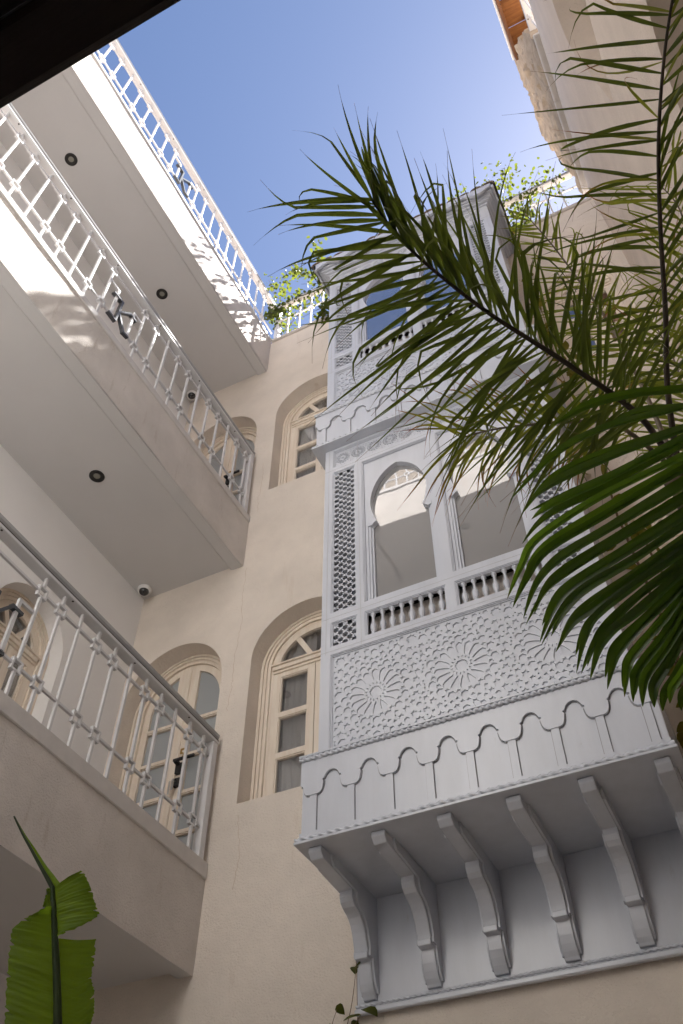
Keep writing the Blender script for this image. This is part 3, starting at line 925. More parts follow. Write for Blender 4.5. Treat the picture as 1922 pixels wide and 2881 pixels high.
def build_bay(name_label, zmap, brackets, loc, glass='bay_glass'):
    t = thing('bay_window', name_label, 'bay window', loc)
    P, D_ = M['bay_paint'], M['dark_inside']
    Z = zmap
    k = (Z(5) - Z(3)) / 2.0
    F = MY(YF)
    # --- apron box with its arcade of eight cusped arches
    mb = MB()
    mb.box(BX0 + 0.012, BX1 - 0.012, YF + 0.0145, YF + 0.045, Z(2.285), Z(2.76))
    mb.box(BX0 + 0.010, BX0 + 0.035, YF + 0.03, YB - 0.003, Z(2.285), Z(2.76))
    mb.box(BX1 - 0.035, BX1 - 0.010, YF + 0.03, YB - 0.003, Z(2.285), Z(2.76))
    mb.box(BX0 + 0.012, BX1 - 0.012, YF + 0.02, YB - 0.003, Z(2.745), Z(2.772))
    ap = obj('apron', mb, P, t)
    half = [(0.0875, 2.534), (0.074, 2.5365), (0.062, 2.546), (0.0545, 2.563), (0.0505, 2.584), (0.0485, 2.601), (0.0545, 2.607), (0.0545, 2.613), (0.044, 2.617), (0.040, 2.628), (0.033, 2.640), (0.022, 2.651), (0.009, 2.657)]
    a0 = -1.857
    line = [(BX0 + 0.006, 2.60), (a0 - 0.1305 - 0.037, 2.59), (a0 - 0.1305 - 0.030, 2.556), (a0 - 0.1305 - 0.018, 2.538), (a0 - 0.1305, 2.534)]
    for i in range(8):
        c = a0 + i * 0.2167
        line += [(c - x, z) for x, z in half] + [(c + x, z) for x, z in reversed(half)]
    cR = a0 + 7 * 0.2167
    line += [(cR + 0.1305, 2.534), (cR + 0.1305 + 0.015, 2.54), (BX1 - 0.006, 2.57)]
    outer = [(x, Z(z)) for x, z in line] + [(BX1 - 0.006, Z(2.742)), (BX0 + 0.006, Z(2.742))]
    ov = MB()
    pierced(ov, outer, [], F, 0.0, 0.0140)
    obj('arcade_board', ov, P, ap)
    for i in range(9):
        c = a0 - 0.10835 + i * 0.2167
        obj('pilaster', MB().mbox(F, c - 0.0195, c + 0.0195, Z(2.328), Z(2.5345), 0.0045, 0.0143), P, ap)
    shade_mb = MB()  # flat dark strips imitating contact shade along the arch outline and pilaster sides
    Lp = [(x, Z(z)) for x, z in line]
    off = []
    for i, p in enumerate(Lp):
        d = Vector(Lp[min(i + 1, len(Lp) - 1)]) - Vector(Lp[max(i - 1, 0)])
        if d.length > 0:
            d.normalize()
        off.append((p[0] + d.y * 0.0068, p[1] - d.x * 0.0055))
    shade_mb.strip(Lp, off, F, 0.0138, 0.0138)
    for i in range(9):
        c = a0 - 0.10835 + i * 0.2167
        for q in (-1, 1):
            shade_mb.mbox(F, min(c + q * 0.0195, c + q * 0.0235), max(c + q * 0.0195, c + q * 0.0235), Z(2.331), Z(2.533), 0.0136, 0.0143)
    tag(obj('edge_shade_line', shade_mb, M['edge_shade'], ap), kind='stuff')
    obj('base_band', MB().mbox(F, BX0 + 0.007, BX1 - 0.007, Z(2.296), Z(2.330), 0.0030, 0.0143), P, ap)
    rp = MB()
    rope(rp, BX0, BX1, YF - 0.004, Z(2.752))
    obj('rope_moulding', rp, P, ap, smooth=True)
    lip = MB().box(BX0 - 0.004, BX1 + 0.004, YF - 0.014, YF + 0.06, Z(2.764), Z(2.777))
    obj('shelf_edge', lip, P, ap, bevel=0.003)
    rp = MB()
    rope(rp, BX0 - 0.006, BX1 + 0.006, YF - 0.008, Z(2.2875), r=0.0125, pitch=0.05)
    obj('rope_moulding', rp, P, ap, smooth=True)
    obj('soffit', MB().box(BX0 - 0.012, BX1 + 0.012, YF - 0.02, YB - 0.002, Z(2.263), Z(2.277)), P, t, bevel=0.002)
    # --- shaft: stiles and rails with openings
    z_pan = (2.80, 3.492)
    z_bal = (3.552, 3.752)
    z_win = (3.832, 5.272)
    z_fri = (5.335, 5.540)
    lx = (-1.907, -1.722)
    rx = (2 * BC - lx[1], 2 * BC - lx[0])
    wx = [(-1.672, -1.134), (2 * BC + 1.134, 2 * BC + 1.672)]
    S_ = MY(YS)
    holes, items = [], []
    for (a, b), zz in ((lx, z_bal), (rx, z_bal), (lx, z_win), (rx, z_win), (wx[0], z_bal), (wx[1], z_bal), (wx[0], z_win), (wx[1], z_win), ((lx[0], rx[1]), z_fri), ((lx[0], rx[1]), z_pan)):
        holes.append(rect(a, b, Z(zz[0]), Z(zz[1])))
    mb = MB()
    pierced(mb, rect(SX0, SX1, Z(2.77), Z(5.575)), holes, S_, 0.0, 0.035)
    fr = obj('frame', mb, P, t)
    mb = MB()
    for h in holes:                                   # stepped beads round every opening
        (a, b_), (c, d) = h[0], h[2]
        for e0, e1, ww in ((0.0, 0.006, 0.004), (0.006, 0.013, 0.010)):
            o = [(a + e0, b_ + e0), (c - e0, b_ + e0), (c - e0, d - e0), (a + e0, d - e0), (a + e0, b_ + e0)]
            i_ = [(a + e1, b_ + e1), (c - e1, b_ + e1), (c - e1, d - e1), (a + e1, d - e1), (a + e1, b_ + e1)]
            mb.ringband(o, i_, S_, ww, 0.034)
    obj('bead_moulding', mb, P, fr)
    # fine incised lines on rails and stiles are thin grooves between boards
    gl = MB()
    for (a, b), zz in (((SX0, SX1), (3.519, 3.5205)), ((SX0, SX1), (3.790, 3.7915)), ((SX0, SX1), (5.302, 5.3035))):
        gl.box(a, b, YS - 0.0008, YS + 0.002, Z(zz[0]), Z(zz[1]))
    for x in (-1.698, -1.938, 2 * BC + 1.698, 2 * BC + 1.938):
        gl.box(x, x + 0.0018, YS - 0.0012, YS + 0.002, Z(3.50), Z(5.56))
    obj('board_joint', gl, M['rail_cap'], fr)
    obj('side_wall', MB().box(SX0 + 0.002, SX0 + 0.03, YS + 0.036, YB - 0.003, Z(2.775), Z(5.575)), P, t)
    obj('side_wall', MB().box(SX1 - 0.03, SX1 - 0.002, YS + 0.036, YB - 0.003, Z(2.775), Z(5.575)), P, t)
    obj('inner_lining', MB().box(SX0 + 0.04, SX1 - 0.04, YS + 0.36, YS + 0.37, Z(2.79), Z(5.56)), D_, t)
    # --- carved panel and frieze: pierced boards over a ground board
    for (zz, cs, R, nm) in ((z_pan, [(BC - 0.5195, Z(3.137)), (BC, Z(3.137)), (BC + 0.5195, Z(3.137))], 0.166 * min(1, k * 1.02), 'carved_panel'),
                            (z_fri, [(BC + (i - 5.5) * 0.132, Z(5.4375)) for i in range(12)], 0.048, 'carved_frieze')):
        a, b, c, d = lx[0] + 0.013, rx[1] - 0.013, Z(zz[0]) + 0.013, Z(zz[1]) - 0.013
        hs = girih(a, b, c, d, cs, R)
        mb = MB()
        pierced(mb, rect(a, b, c, d), hs, S_, 0.017, 0.0075)
        pn = obj(nm, mb, P, t, fix=False)
        obj('ground_board', MB().mbox(S_, a, b, c, d, 0.0245, 0.034), P, pn)
    # --- lattice screens: staggered star holes in a thick board with raised knobs
    for (a, b) in (lx, rx):
        for zz in (z_bal, z_win):
            u0, u1, v0, v1 = a + 0.013, b - 0.013, Z(zz[0]) + 0.013, Z(zz[1]) - 0.013
            nu = 5
            du = (u1 - u0) / nu
            nv = max(2, round((v1 - v0) / 0.0535))
            dv = (v1 - v0) / nv
            hs, kn = [], []
            for i in range(nu):
                for j in range(nv):
                    off = 0.25 if i % 2 == 0 else 0.75
                    hs.append(ngon((u0 + du * (i + 0.5), v0 + dv * (j + off)), 0.0222, 6, 0.26, 0.0168))
                    kn.append((u0 + du * (i + 0.5), v0 + dv * ((j + off + 0.5) % nv)))
            mb = MB()
            pierced(mb, rect(u0, u1, v0, v1), hs, S_, 0.018, 0.030, back=False)
            for (u, v) in kn:
                if v0 + 0.012 < v < v1 - 0.012:
                    b0 = len(mb.v)
                    ap_ = S_(u, v, 0.0125)
                    base = [S_(u + 0.0085 * math.cos(q * PI / 3), v + 0.0105 * math.sin(q * PI / 3), 0.0185) for q in range(6)]
                    mb.v += base + [ap_]
                    mb.f += [(b0 + q, b0 + (q + 1) % 6, b0 + 6) for q in range(6)]
            ls = obj('lattice_screen', mb, P, t, fix=False)
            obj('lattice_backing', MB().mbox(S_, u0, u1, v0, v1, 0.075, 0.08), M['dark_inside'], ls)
    # --- the two horseshoe-arched windows and the little balusters beneath
    bal_prof = [(0.010, 0), (0.017, 0.004), (0.017, 0.016), (0.011, 0.020), (0.0155, 0.028), (0.021, 0.055), (0.022, 0.075), (0.020, 0.088), (0.012, 0.094), (0.0135, 0.100), (0.0115, 0.106), (0.009, 0.130), (0.010, 0.150), (0.013, 0.160), (0.018, 0.166), (0.018, 0.178), (0.010, 0.182)]
    bm_me = mesh_of('baluster', MB().lathe([(r * 0.93, z * k * 0.98) for r, z in bal_prof], 0, 0, 14), P, smooth=True)
    for (a, b) in wx:
        c = (a + b) / 2
        u0, u1, v0, v1 = a + 0.013, b - 0.013, Z(z_win[0]) + 0.013, Z(z_win[1]) - 0.013
        hf = [(0.236, 3.862), (0.236, 4.545), (0.236, 4.585), (0.222, 4.598), (0.205, 4.608), (0.188, 4.624), (0.193, 4.655), (0.206, 4.71), (0.214, 4.775), (0.211, 4.835), (0.200, 4.895), (0.181, 4.955), (0.155, 5.010), (0.122, 5.058), (0.084, 5.098), (0.042, 5.126), (0.0, 5.145)]
        hole = [(c + x, Z(z)) for x, z in hf] + [(c - x, Z(z)) for x, z in reversed(hf[:-1])]
        mb = MB()
        pierced(mb, rect(u0, u1, v0, v1), [hole], S_, 0.022, 0.055, back=False)
        wn_ = obj('window', mb, P, t)
        mb = MB()
        for s_ in (-1, 1):                            # slim colonnettes and inner frame
            for x0_, x1_, w0_ in ((0.236, 0.220, 0.030), (0.220, 0.206, 0.044)):
                p, q = sorted((c + s_ * x0_, c + s_ * x1_))
                mb.mbox(S_, p, q, Z(3.845), Z(4.556), w0_, 0.072)
            mb.prism([(c + s_ * 0.236, Z(4.552)), (c + s_ * 0.206, Z(4.548)), (c + s_ * 0.190, Z(4.570)), (c + s_ * 0.172, Z(4.580)), (c + s_ * 0.176, Z(4.600)), (c + s_ * 0.188, Z(4.624)), (c + s_ * 0.236, Z(4.588))], S_, 0.019, 0.06)
        mb.mbox(S_, c - 0.22, c + 0.22, Z(3.845), Z(3.866), 0.044, 0.072)
        obj('colonnette', mb, P, wn_)
        obj('pane', MB().mbox(S_, u0 + 0.01, u1 - 0.01, v0 + 0.01, v1 - 0.02, 0.062, 0.068), M[glass], wn_)
        n = 8
        for i in range(n):
            x = a + 0.013 + (b - a - 0.026) * (i + 0.5) / n
            inst('baluster', bm_me, t, (x, YS + 0.030, Z(z_bal[0]) + 0.012))
        obj('balustrade_lining', MB().mbox(S_, a, b, Z(z_bal[0]) - 0.01, Z(z_bal[1]) + 0.01, 0.085, 0.09), M['plaster_pale'], t)
    if brackets:
        bb = MB().box(BX0 + 0.005, BX1 - 0.005 + 0.02, YB - 0.022, YB - 0.003, 1.70, 2.262)
        bk = obj('backboard', bb, P, t)
        mo = MB()
        mo.box(BX0 + 0.0, BX1 + 0.03, YB - 0.052, YB - 0.021, 1.690, 1.716).box(BX0 + 0.002, BX1 + 0.028, YB - 0.036, YB - 0.021, 1.716, 1.742)
        obj('bottom_moulding', mo, P, bk, bevel=0.005)
        rp = MB()
        rope(rp, BX0 + 0.004, BX1 + 0.02, YB - 0.036, 1.732, r=0.008, pitch=0.03)
        obj('rope_moulding', rp, P, bk, smooth=True)
        # S-curved bracket profile: (distance from wall, z)
        pr = [(0.022, 2.262), (0.655, 2.262), (0.655, 2.236), (0.625, 2.208), (0.55, 2.203), (0.47, 2.199), (0.40, 2.196), (0.335, 2.193), (0.305, 2.190), (0.306, 2.160), (0.296, 2.136), (0.272, 2.118), (0.232, 2.106), (0.205, 2.092), (0.178, 2.068),
              (0.158, 2.035), (0.145, 2.000), (0.135, 1.968), (0.130, 1.945), (0.138, 1.943), (0.138, 1.915), (0.095, 1.912), (0.092, 1.885), (0.086, 1.850), (0.076, 1.815), (0.062, 1.785), (0.046, 1.765), (0.040, 1.752), (0.022, 1.752)]
        pr = [(d, 1.755 + (z - 1.755) * 1.0) for d, z in pr]
        for i in range(6):
            x = -1.965 + 0.3455 * i
            Mx = lambda u, v, w: (w, YB - u, v)
            b1 = MB().prism(pr, Mx, x - 0.036, x + 0.036)
            br = obj('bracket', b1, P, t, bevel=0.003)
            inn = [(0.022 + (d - 0.022) * 0.84, 2.258 - (2.258 - z) * 0.95) for d, z in pr]
            sf = MB()
            sf.prism(inn, Mx, x - 0.047, x - 0.0365)
            sf.prism(inn, Mx, x + 0.0365, x + 0.047)
            obj('bracket_cheek', sf, P, br)
    return t

lower_bay = build_bay('pale grey carved wooden bay on S-shaped brackets with two horseshoe windows', lambda z: z, True, (BC, YB, 1.7))
upper_bay = build_bay('upper pale grey carved bay under a scalloped tile eave, half hidden by palm fronds', lambda z: 5.575 + (z - 2.278) * 0.924, False, (BC, YB, 5.575), glass='bay_glass_upper')

# eave of the upper bay: scalloped board, cove and round tiles
ZT = 5.575 + (5.575 - 2.278) * 0.924
ev = MB()
for i in range(4):                                   # stepped cove growing outwards
    o = 0.016 + 0.028 * i
    ev.box(SX0 - o, SX1 + o, YS - o, YB - 0.002, ZT + 0.022 * i + 0.001, ZT + 0.022 * (i + 1))
ea = obj('eave', ev, M['bay_paint'], upper_bay, bevel=0.006)
n = 120
top, bot = [], []
x0, x1 = SX0 - 0.125, SX1 + 0.125
for i in range(n + 1):
    x = x0 + (x1 - x0) * i / n
    ph = (x - x0) / 0.302
    bot.append((x, ZT + 0.082 - 0.062 * (0.5 + 0.5 * math.cos(2 * PI * ph)) ** 0.8))
    top.append((x, ZT + 0.135))
sb = MB()
sb.ringband(top, bot, MY(YS - 0.135), 0.0, 0.025)
obj('scalloped_board', sb, M['bay_paint'], ea)
for sgn, xx in ((-1, SX0 - 0.125), (1, SX1 + 0.125)):
    top2, bot2 = [], []
    for i in range(61):
        y = YS - 0.135 + (YB - 0.003 - YS + 0.135) * i / 60
        bot2.append((y, ZT + 0.062 - 0.034 * (0.5 + 0.5 * math.cos(2 * PI * i / 60 * 3)) ** 0.8))
        top2.append((y, ZT + 0.135))
    s2 = MB()
    s2.ringband(top2, bot2, (lambda u, v, w, X=xx, g=sgn: (X - g * w, u, v)), 0.0, 0.022)
    obj('scalloped_board', s2, M['bay_paint'], ea)
obj('eave_deck', MB().box(SX0 - 0.12, SX1 + 0.12, YS - 0.128, YB - 0.002, ZT + 0.118, ZT + 0.140), M['bay_paint'], ea)
tl = MB()
nn, L_ = 9, 0.80
for j in range(2):
    r = 0.062 - 0.01 * j
    y = -0.02 + L_ * j
    tl.v += [(r * math.cos(PI * q / (nn - 1)), y, (r * math.sin(PI * q / (nn - 1))) + 0.16 * j) for q in range(nn)]
    tl.v += [((r - 0.012) * math.cos(PI * q / (nn - 1)), y, ((r - 0.012) * math.sin(PI * q / (nn - 1))) + 0.16 * j) for q in range(nn)]
for q in range(nn - 1):
    tl.f += [(q, q + 1, 2 * nn + q + 1, 2 * nn + q), (nn + q, nn + q + 1, 3 * nn + q + 1, 3 * nn + q), (q, q + 1, nn + q + 1, nn + q)]
tile_me = mesh_of('roof_tile', tl, M['roof_tile'], smooth=True)
i = 0
x = SX0 - 0.10
while x < SX1 + 0.12:
    inst('roof_tile', tile_me, ea, (x, YS - 0.118 + 0.01 * random.random(), ZT + 0.128))
    x += 0.128

FAN_HUB = (0.3578, 1.3275, 1.5206)
FAN_N = (0.1682, 0.8619, 0.4784)
FAN = [[(0.1977, 1.2846, 1.6542), (0.0993, 1.2810, 1.6953), (-0.0020, 1.2865, 1.7209), (-0.0919, 1.3050, 1.7192)],
[(0.1852, 1.3032, 1.6251), (0.1034, 1.2989, 1.6616), (0.0241, 1.3078, 1.6734)],
[(0.1811, 1.3094, 1.6154), (0.0433, 1.3183, 1.6478), (-0.0578, 1.3328, 1.6572), (-0.1357, 1.3540, 1.6464), (-0.2378, 1.3919, 1.6140)],
[(0.1687, 1.3278, 1.5866), (-0.0048, 1.3429, 1.6203), (-0.1359, 1.3656, 1.6255), (-0.2296, 1.4050, 1.5875)],
[(0.1605, 1.3400, 1.5675), (-0.0036, 1.3714, 1.5686), (-0.1201, 1.3898, 1.5765), (-0.2109, 1.4032, 1.5841)],
[(0.1535, 1.3504, 1.5512), (-0.0334, 1.3880, 1.5492), (-0.1718, 1.4131, 1.5526), (-0.2522, 1.4429, 1.5272)],
[(0.1443, 1.3642, 1.5296), (-0.0414, 1.4004, 1.5296), (-0.2028, 1.4415, 1.5123), (-0.2593, 1.4724, 1.4765), (-0.3154, 1.5109, 1.4270)],
[(0.1350, 1.3779, 1.5081), (-0.0560, 1.4234, 1.4934), (-0.1950, 1.4566, 1.4823), (-0.2633, 1.4906, 1.4452), (-0.3109, 1.5209, 1.4072)],
[(0.1213, 1.3984, 1.4761), (-0.0465, 1.4383, 1.4631), (-0.1721, 1.4686, 1.4528), (-0.2387, 1.4950, 1.4285), (-0.2932, 1.5347, 1.3762)],
[(0.1100, 1.4152, 1.4496), (-0.0432, 1.4527, 1.4360), (-0.1690, 1.4848, 1.4224), (-0.2275, 1.5044, 1.4078), (-0.2957, 1.5418, 1.3644)],
[(0.0987, 1.4320, 1.4234), (-0.0381, 1.4688, 1.4053), (-0.1628, 1.5010, 1.3910), (-0.2163, 1.5241, 1.3682), (-0.2716, 1.5631, 1.3175)],
[(0.0898, 1.4453, 1.4025), (-0.0287, 1.4779, 1.3856), (-0.1397, 1.5052, 1.3753), (-0.2033, 1.5297, 1.3537), (-0.2687, 1.5666, 1.3102)],
[(0.0798, 1.4602, 1.3792), (-0.0407, 1.4963, 1.3566), (-0.1401, 1.5260, 1.3381), (-0.1915, 1.5420, 1.3273), (-0.2468, 1.5736, 1.2897)],
[(0.0720, 1.4718, 1.3612), (-0.0472, 1.5063, 1.3408), (-0.1330, 1.5346, 1.3200), (-0.1737, 1.5593, 1.2899), (-0.2165, 1.5973, 1.2365)],
[(0.0643, 1.4832, 1.3432), (-0.0368, 1.5134, 1.3244), (-0.1221, 1.5467, 1.2945), (-0.1665, 1.5678, 1.2721), (-0.2102, 1.5973, 1.2342)],
[(0.0578, 1.4930, 1.3279), (-0.0457, 1.5316, 1.2949), (-0.1172, 1.5534, 1.2806), (-0.1532, 1.5712, 1.2612), (-0.1925, 1.6039, 1.2161)],
[(0.0480, 1.5076, 1.3051), (-0.0404, 1.5416, 1.2749), (-0.1107, 1.5717, 1.2454), (-0.1347, 1.5878, 1.2248), (-0.1639, 1.6144, 1.1871)],
[(0.0404, 1.5189, 1.2874), (-0.0413, 1.5563, 1.2487), (-0.0962, 1.5816, 1.2225), (-0.1155, 1.5976, 1.2004), (-0.1359, 1.6223, 1.1631)],
[(0.0318, 1.5317, 1.2673), (-0.0332, 1.5661, 1.2282), (-0.0887, 1.5929, 1.1995), (-0.1065, 1.6088, 1.1771), (-0.1218, 1.6277, 1.1483)],
[(0.0222, 1.5461, 1.2448), (-0.0320, 1.5773, 1.2076), (-0.0754, 1.5993, 1.1833), (-0.0905, 1.6135, 1.1630), (-0.1043, 1.6323, 1.1340)],
[(0.0094, 1.5651, 1.2151), (-0.0368, 1.5931, 1.1808), (-0.0668, 1.6103, 1.1604), (-0.0769, 1.6213, 1.1442), (-0.0832, 1.6329, 1.1254)],
[(0.0318, 1.5622, 1.2124), (-0.0258, 1.5979, 1.1684), (-0.0620, 1.6181, 1.1447), (-0.0781, 1.6360, 1.1182)],
[(0.0413, 1.5686, 1.1975), (-0.0128, 1.5995, 1.1610), (-0.0390, 1.6134, 1.1451), (-0.0521, 1.6289, 1.1218)],
[(0.0528, 1.5719, 1.1876), (0.0038, 1.5995, 1.1551), (-0.0333, 1.6196, 1.1320), (-0.0450, 1.6349, 1.1084)],
[(0.0712, 1.5767, 1.1724), (0.0308, 1.6042, 1.1372), (-0.0018, 1.6240, 1.1129), (-0.0196, 1.6422, 1.0863)]]
FR_A = [(0.2014, 2.2307, 2.4235), (0.1342, 1.8536, 2.3295), (-0.0174, 1.5288, 2.2858), (-0.1601, 1.2803, 2.2803), (-0.2476, 1.1030, 2.2857), (-0.2994, 0.9834, 2.3008), (-0.3205, 0.9022, 2.3094), (-0.3332, 0.8202, 2.3166)]
FR_B = [(0.2014, 2.2307, 2.4235), (0.2635, 2.0051, 2.6077), (0.3416, 1.7991, 2.7453), (0.4175, 1.5559, 2.8801), (0.4891, 1.2967, 2.9397), (0.5616, 1.0800, 2.9594), (0.6146, 0.8984, 2.9026), (0.6611, 0.7345, 2.8326)]
FR_C = [(0.2075, 2.2983, 2.4969), (0.2138, 2.2252, 2.9483), (0.1954, 2.1520, 3.3661), (0.1487, 2.0641, 3.6548), (0.0989, 1.9464, 3.8330), (0.0344, 1.8227, 4.0046)]
FR_D = [(0.2075, 2.2983, 2.4969), (0.0676, 1.9948, 2.5013), (-0.1026, 1.9008, 2.5098), (-0.2721, 1.8544, 2.5317), (-0.3686, 1.8336, 2.5346), (-0.4540, 1.8210, 2.5299)]
FR_E = [(0.2694, 2.3786, 2.5533), (0.3726, 2.4065, 2.9172), (0.4834, 2.2960, 3.2395), (0.6005, 2.1386, 3.5645), (0.6373, 1.9895, 3.7584), (0.6041, 1.9120, 3.9165)]
FR_F = [(0.2587, 2.4011, 2.5333), (0.3380, 2.5317, 2.9473), (0.3843, 2.5142, 3.2157), (0.4115, 2.5055, 3.4703), (0.3945, 2.4156, 3.6564)]
BAN_N = (-0.4522, 0.8781, 0.1566)
BAN_MID = [(-1.5080, 1.7364, 0.4951), (-1.5299, 1.6983, 0.6453), (-1.5466, 1.6686, 0.7639), (-1.5589, 1.6465, 0.8522), (-1.5740, 1.6221, 0.9455), (-1.5849, 1.6048, 1.0108), (-1.5924, 1.5929, 1.0558)]
BAN_TIP = [(-1.5924, 1.5929, 1.0558), (-1.6069, 1.5814, 1.0787), (-1.6229, 1.5688, 1.1031), (-1.6504, 1.5468, 1.1468), (-1.6755, 1.5270, 1.1856), (-1.7020, 1.5051, 1.2316)]
BAN_L = [(-1.5988, 1.6002, 0.9963), (-1.6244, 1.5893, 0.9840), (-1.6434, 1.5819, 0.9708), (-1.6592, 1.5772, 0.9512), (-1.6590, 1.5826, 0.9215), (-1.6582, 1.5890, 0.8881), (-1.6563, 1.5950, 0.8596), (-1.6538, 1.6013, 0.8315), (-1.6501, 1.6095, 0.7961), (-1.6456, 1.6177, 0.7633), (-1.6340, 1.6353, 0.6983), (-1.6123, 1.6591, 0.6273), (-1.5771, 1.6893, 0.5596), (-1.5143, 1.7317, 0.5030)]
BAN_R = [(-1.4918, 1.6639, 0.9483), (-1.4911, 1.6688, 0.9228), (-1.4911, 1.6733, 0.8977), (-1.4930, 1.6763, 0.8750), (-1.4927, 1.6791, 0.8608), (-1.4871, 1.6848, 0.8447), (-1.4831, 1.6908, 0.8228), (-1.4820, 1.6952, 0.8012), (-1.4823, 1.6981, 0.7837), (-1.4859, 1.6997, 0.7643), (-1.4779, 1.7122, 0.7177), (-1.4766, 1.7257, 0.6456), (-1.4873, 1.7340, 0.5684), (-1.5089, 1.7345, 0.5031)]
BAN_F = [(-1.5267, 1.6203, 1.0918), (-1.5141, 1.6302, 1.0726), (-1.5034, 1.6398, 1.0498), (-1.4966, 1.6461, 1.0340), (-1.4893, 1.6539, 1.0116), (-1.4819, 1.6617, 0.9896), (-1.5083, 1.6516, 0.9697), (-1.5516, 1.6332, 0.9478)]
BAN_FT = [(-1.5412, 1.6139, 1.0858), (-1.5616, 1.6051, 1.0763), (-1.5908, 1.5929, 1.0604)]
BAN_S = [(-1.6037, 1.5878, 1.0523), (-1.6041, 1.5906, 1.0353), (-1.6055, 1.5926, 1.0195), (-1.6063, 1.5952, 1.0029), (-1.5950, 1.6016, 0.9996)]

# ------------------------------------------------------------------ upper right: roof railing, rubble wall, wooden eave
M['gutter'] = mat('gutter', (0.72, 0.71, 0.70), 0.45, 0.1, 6, spec=0.4)
it = [(0.62 + 0.1668 * i, 'P' if i % 3 == 2 else 'R') for i in range(14)]
balustrade(MXn(0.785), 0.5, 2.80, 9.225, 9.40, 9.80, 10.02, it, 'white metal railing on the right roof edge under the wooden eave', (0.785, 1.7, 9.225), cap_top=0.07)
rc = thing('coping', 'plaster band along the top of the right wall, under the rubble', 'coping', (XR, 2.0, 9.2))
obj('coping_course', MB().box(0.70, XR + 0.4, 2.60, YB - 0.004, 9.222, 9.258), M['plaster_pale'], rc, bevel=0.01)

def rubble_wall():
    t = thing('rubble_wall', 'crumbling old rubble wall with a ragged edge against the sky, upper right', 'wall', (0.7, 3.5, 9.26))
    prof = [(2.62, 9.262), (2.70, 9.6), (2.86, 10.38), (3.12, 11.2), (3.42, 12.05), (3.72, 12.85), (3.93, 13.23), (4.30, 13.3), (4.55, 13.04), (4.80, 12.92), (4.76, 12.4), (4.71, 11.82), (4.62, 11.2), (4.54, 10.7), (4.46, 9.98), (4.36, 9.6), (4.28, 9.262)]
    # densify and roughen the outline
    pts = []
    n = len(prof)
    for i in range(n):
        a, b = Vector(prof[i]), Vector(prof[(i + 1) % n])
        m_ = max(1, int((b - a).length / 0.07))
        for k in range(m_):
            p = a.lerp(b, k / m_)
            if i < n - 1:
                q = noise.noise_vector(Vector((p.x * 6, p.y * 6, 3.1))) * 0.05 + noise.noise_vector(Vector((p.x * 17, p.y * 17, 9.1))) * 0.025
                if p.y > 9.3:
                    p = p + Vector((q.x, q.y))
            pts.append((p.x, p.y))
    from mathutils.geometry import intersect_point_tri_2d
    co = [Vector(p) for p in pts]
    nb = len(co)
    # interior points on a jittered grid for relief
    def inside(x, y):
        c = False
        j = nb - 1
        for i in range(nb):
            if (co[i].y > y) != (co[j].y > y) and x < (co[j].x - co[i].x) * (y - co[i].y) / (co[j].y - co[i].y) + co[i].x:
                c = not c
            j = i
        return c
    rnd = random.Random(5)
    y = 2.6
    while y < 4.9:
        z = 9.3
        while z < 13.3:
            p = Vector((y + rnd.uniform(-.02, .02), z + rnd.uniform(-.02, .02)))
            if inside(p.x, p.y) and min((p - q).length for q in co[:nb]) > 0.04:
                co.append(p)
            z += 0.075
        y += 0.075
    V, E, F, _, _, _ = delaunay_2d_cdt(co, [], [list(range(nb))], 1, 1e-6)
    mb = MB()
    def dep(p):
        v = Vector((p[0] * 3.0, p[1] * 3.0, 1.0))
        d = noise.noise(v) * 0.045 + abs(noise.noise(v * 3.3)) * 0.06 + noise.noise(v * 8) * 0.02
        c = noise.noise(Vector((p[0] * 5, p[1] * 1.6, 4)))
        if c > 0.24:
            d += 0.09
        return 0.70 + d - 0.02 * min(1, (p[1] - 9.2))
    b0 = len(mb.v)
    mb.add([(dep(p), p[0], p[1]) for p in V], [tuple(f) for f in F])
    m_ = len(V)
    mb.v += [(0.98, p[0], p[1]) for p in V]
    mb.f += [tuple(m_ + i for i in reversed(f)) for f in F]
    cnt = {}
    for f in F:
        for i in range(len(f)):
            e = (f[i], f[(i + 1) % len(f)])
            k = tuple(sorted(e))
            cnt[k] = None if k in cnt else e
    for e in cnt.values():
        if e:
            mb.f.append((e[0], e[1], m_ + e[1], m_ + e[0]))
    obj('rubble_face', mb, M['rubble'], t, smooth=False)
rubble_wall()

ew = thing('wooden_eave', 'varnished orange-brown wooden eave above the rubble wall, top right', 'roof', (0.8, 2.0, 12.2))
for i in range(10):
    y1 = 3.56 - 0.335 * i
    ob = MB().box(0.675, 1.02, y1 - 0.325, y1, 12.205, 12.235)
    obj('plank', ob, M['eave_wood'], ew, bevel=0.004)
for y in (3.50, 2.83, 2.16, 1.49, 0.82):
    obj('rafter', MB().box(0.676, 1.02, y - 0.035, y + 0.035, 12.09, 12.203), M['eave_board'], ew, bevel=0.005)
obj('fascia_board', MB().box(0.640, 0.674, 0.2, 3.58, 12.06, 12.30), M['eave_board'], ew, bevel=0.004)
obj('edge_flashing', MB().box(0.612, 0.639, 0.2, 3.60, 12.20, 12.33), M['gutter'], ew, bevel=0.006)
for y in (0.9, 3.2):
    obj('post', MB().box(0.90, 1.00, y - 0.05, y + 0.05, 9.205, 12.20), M['eave_board'], ew)

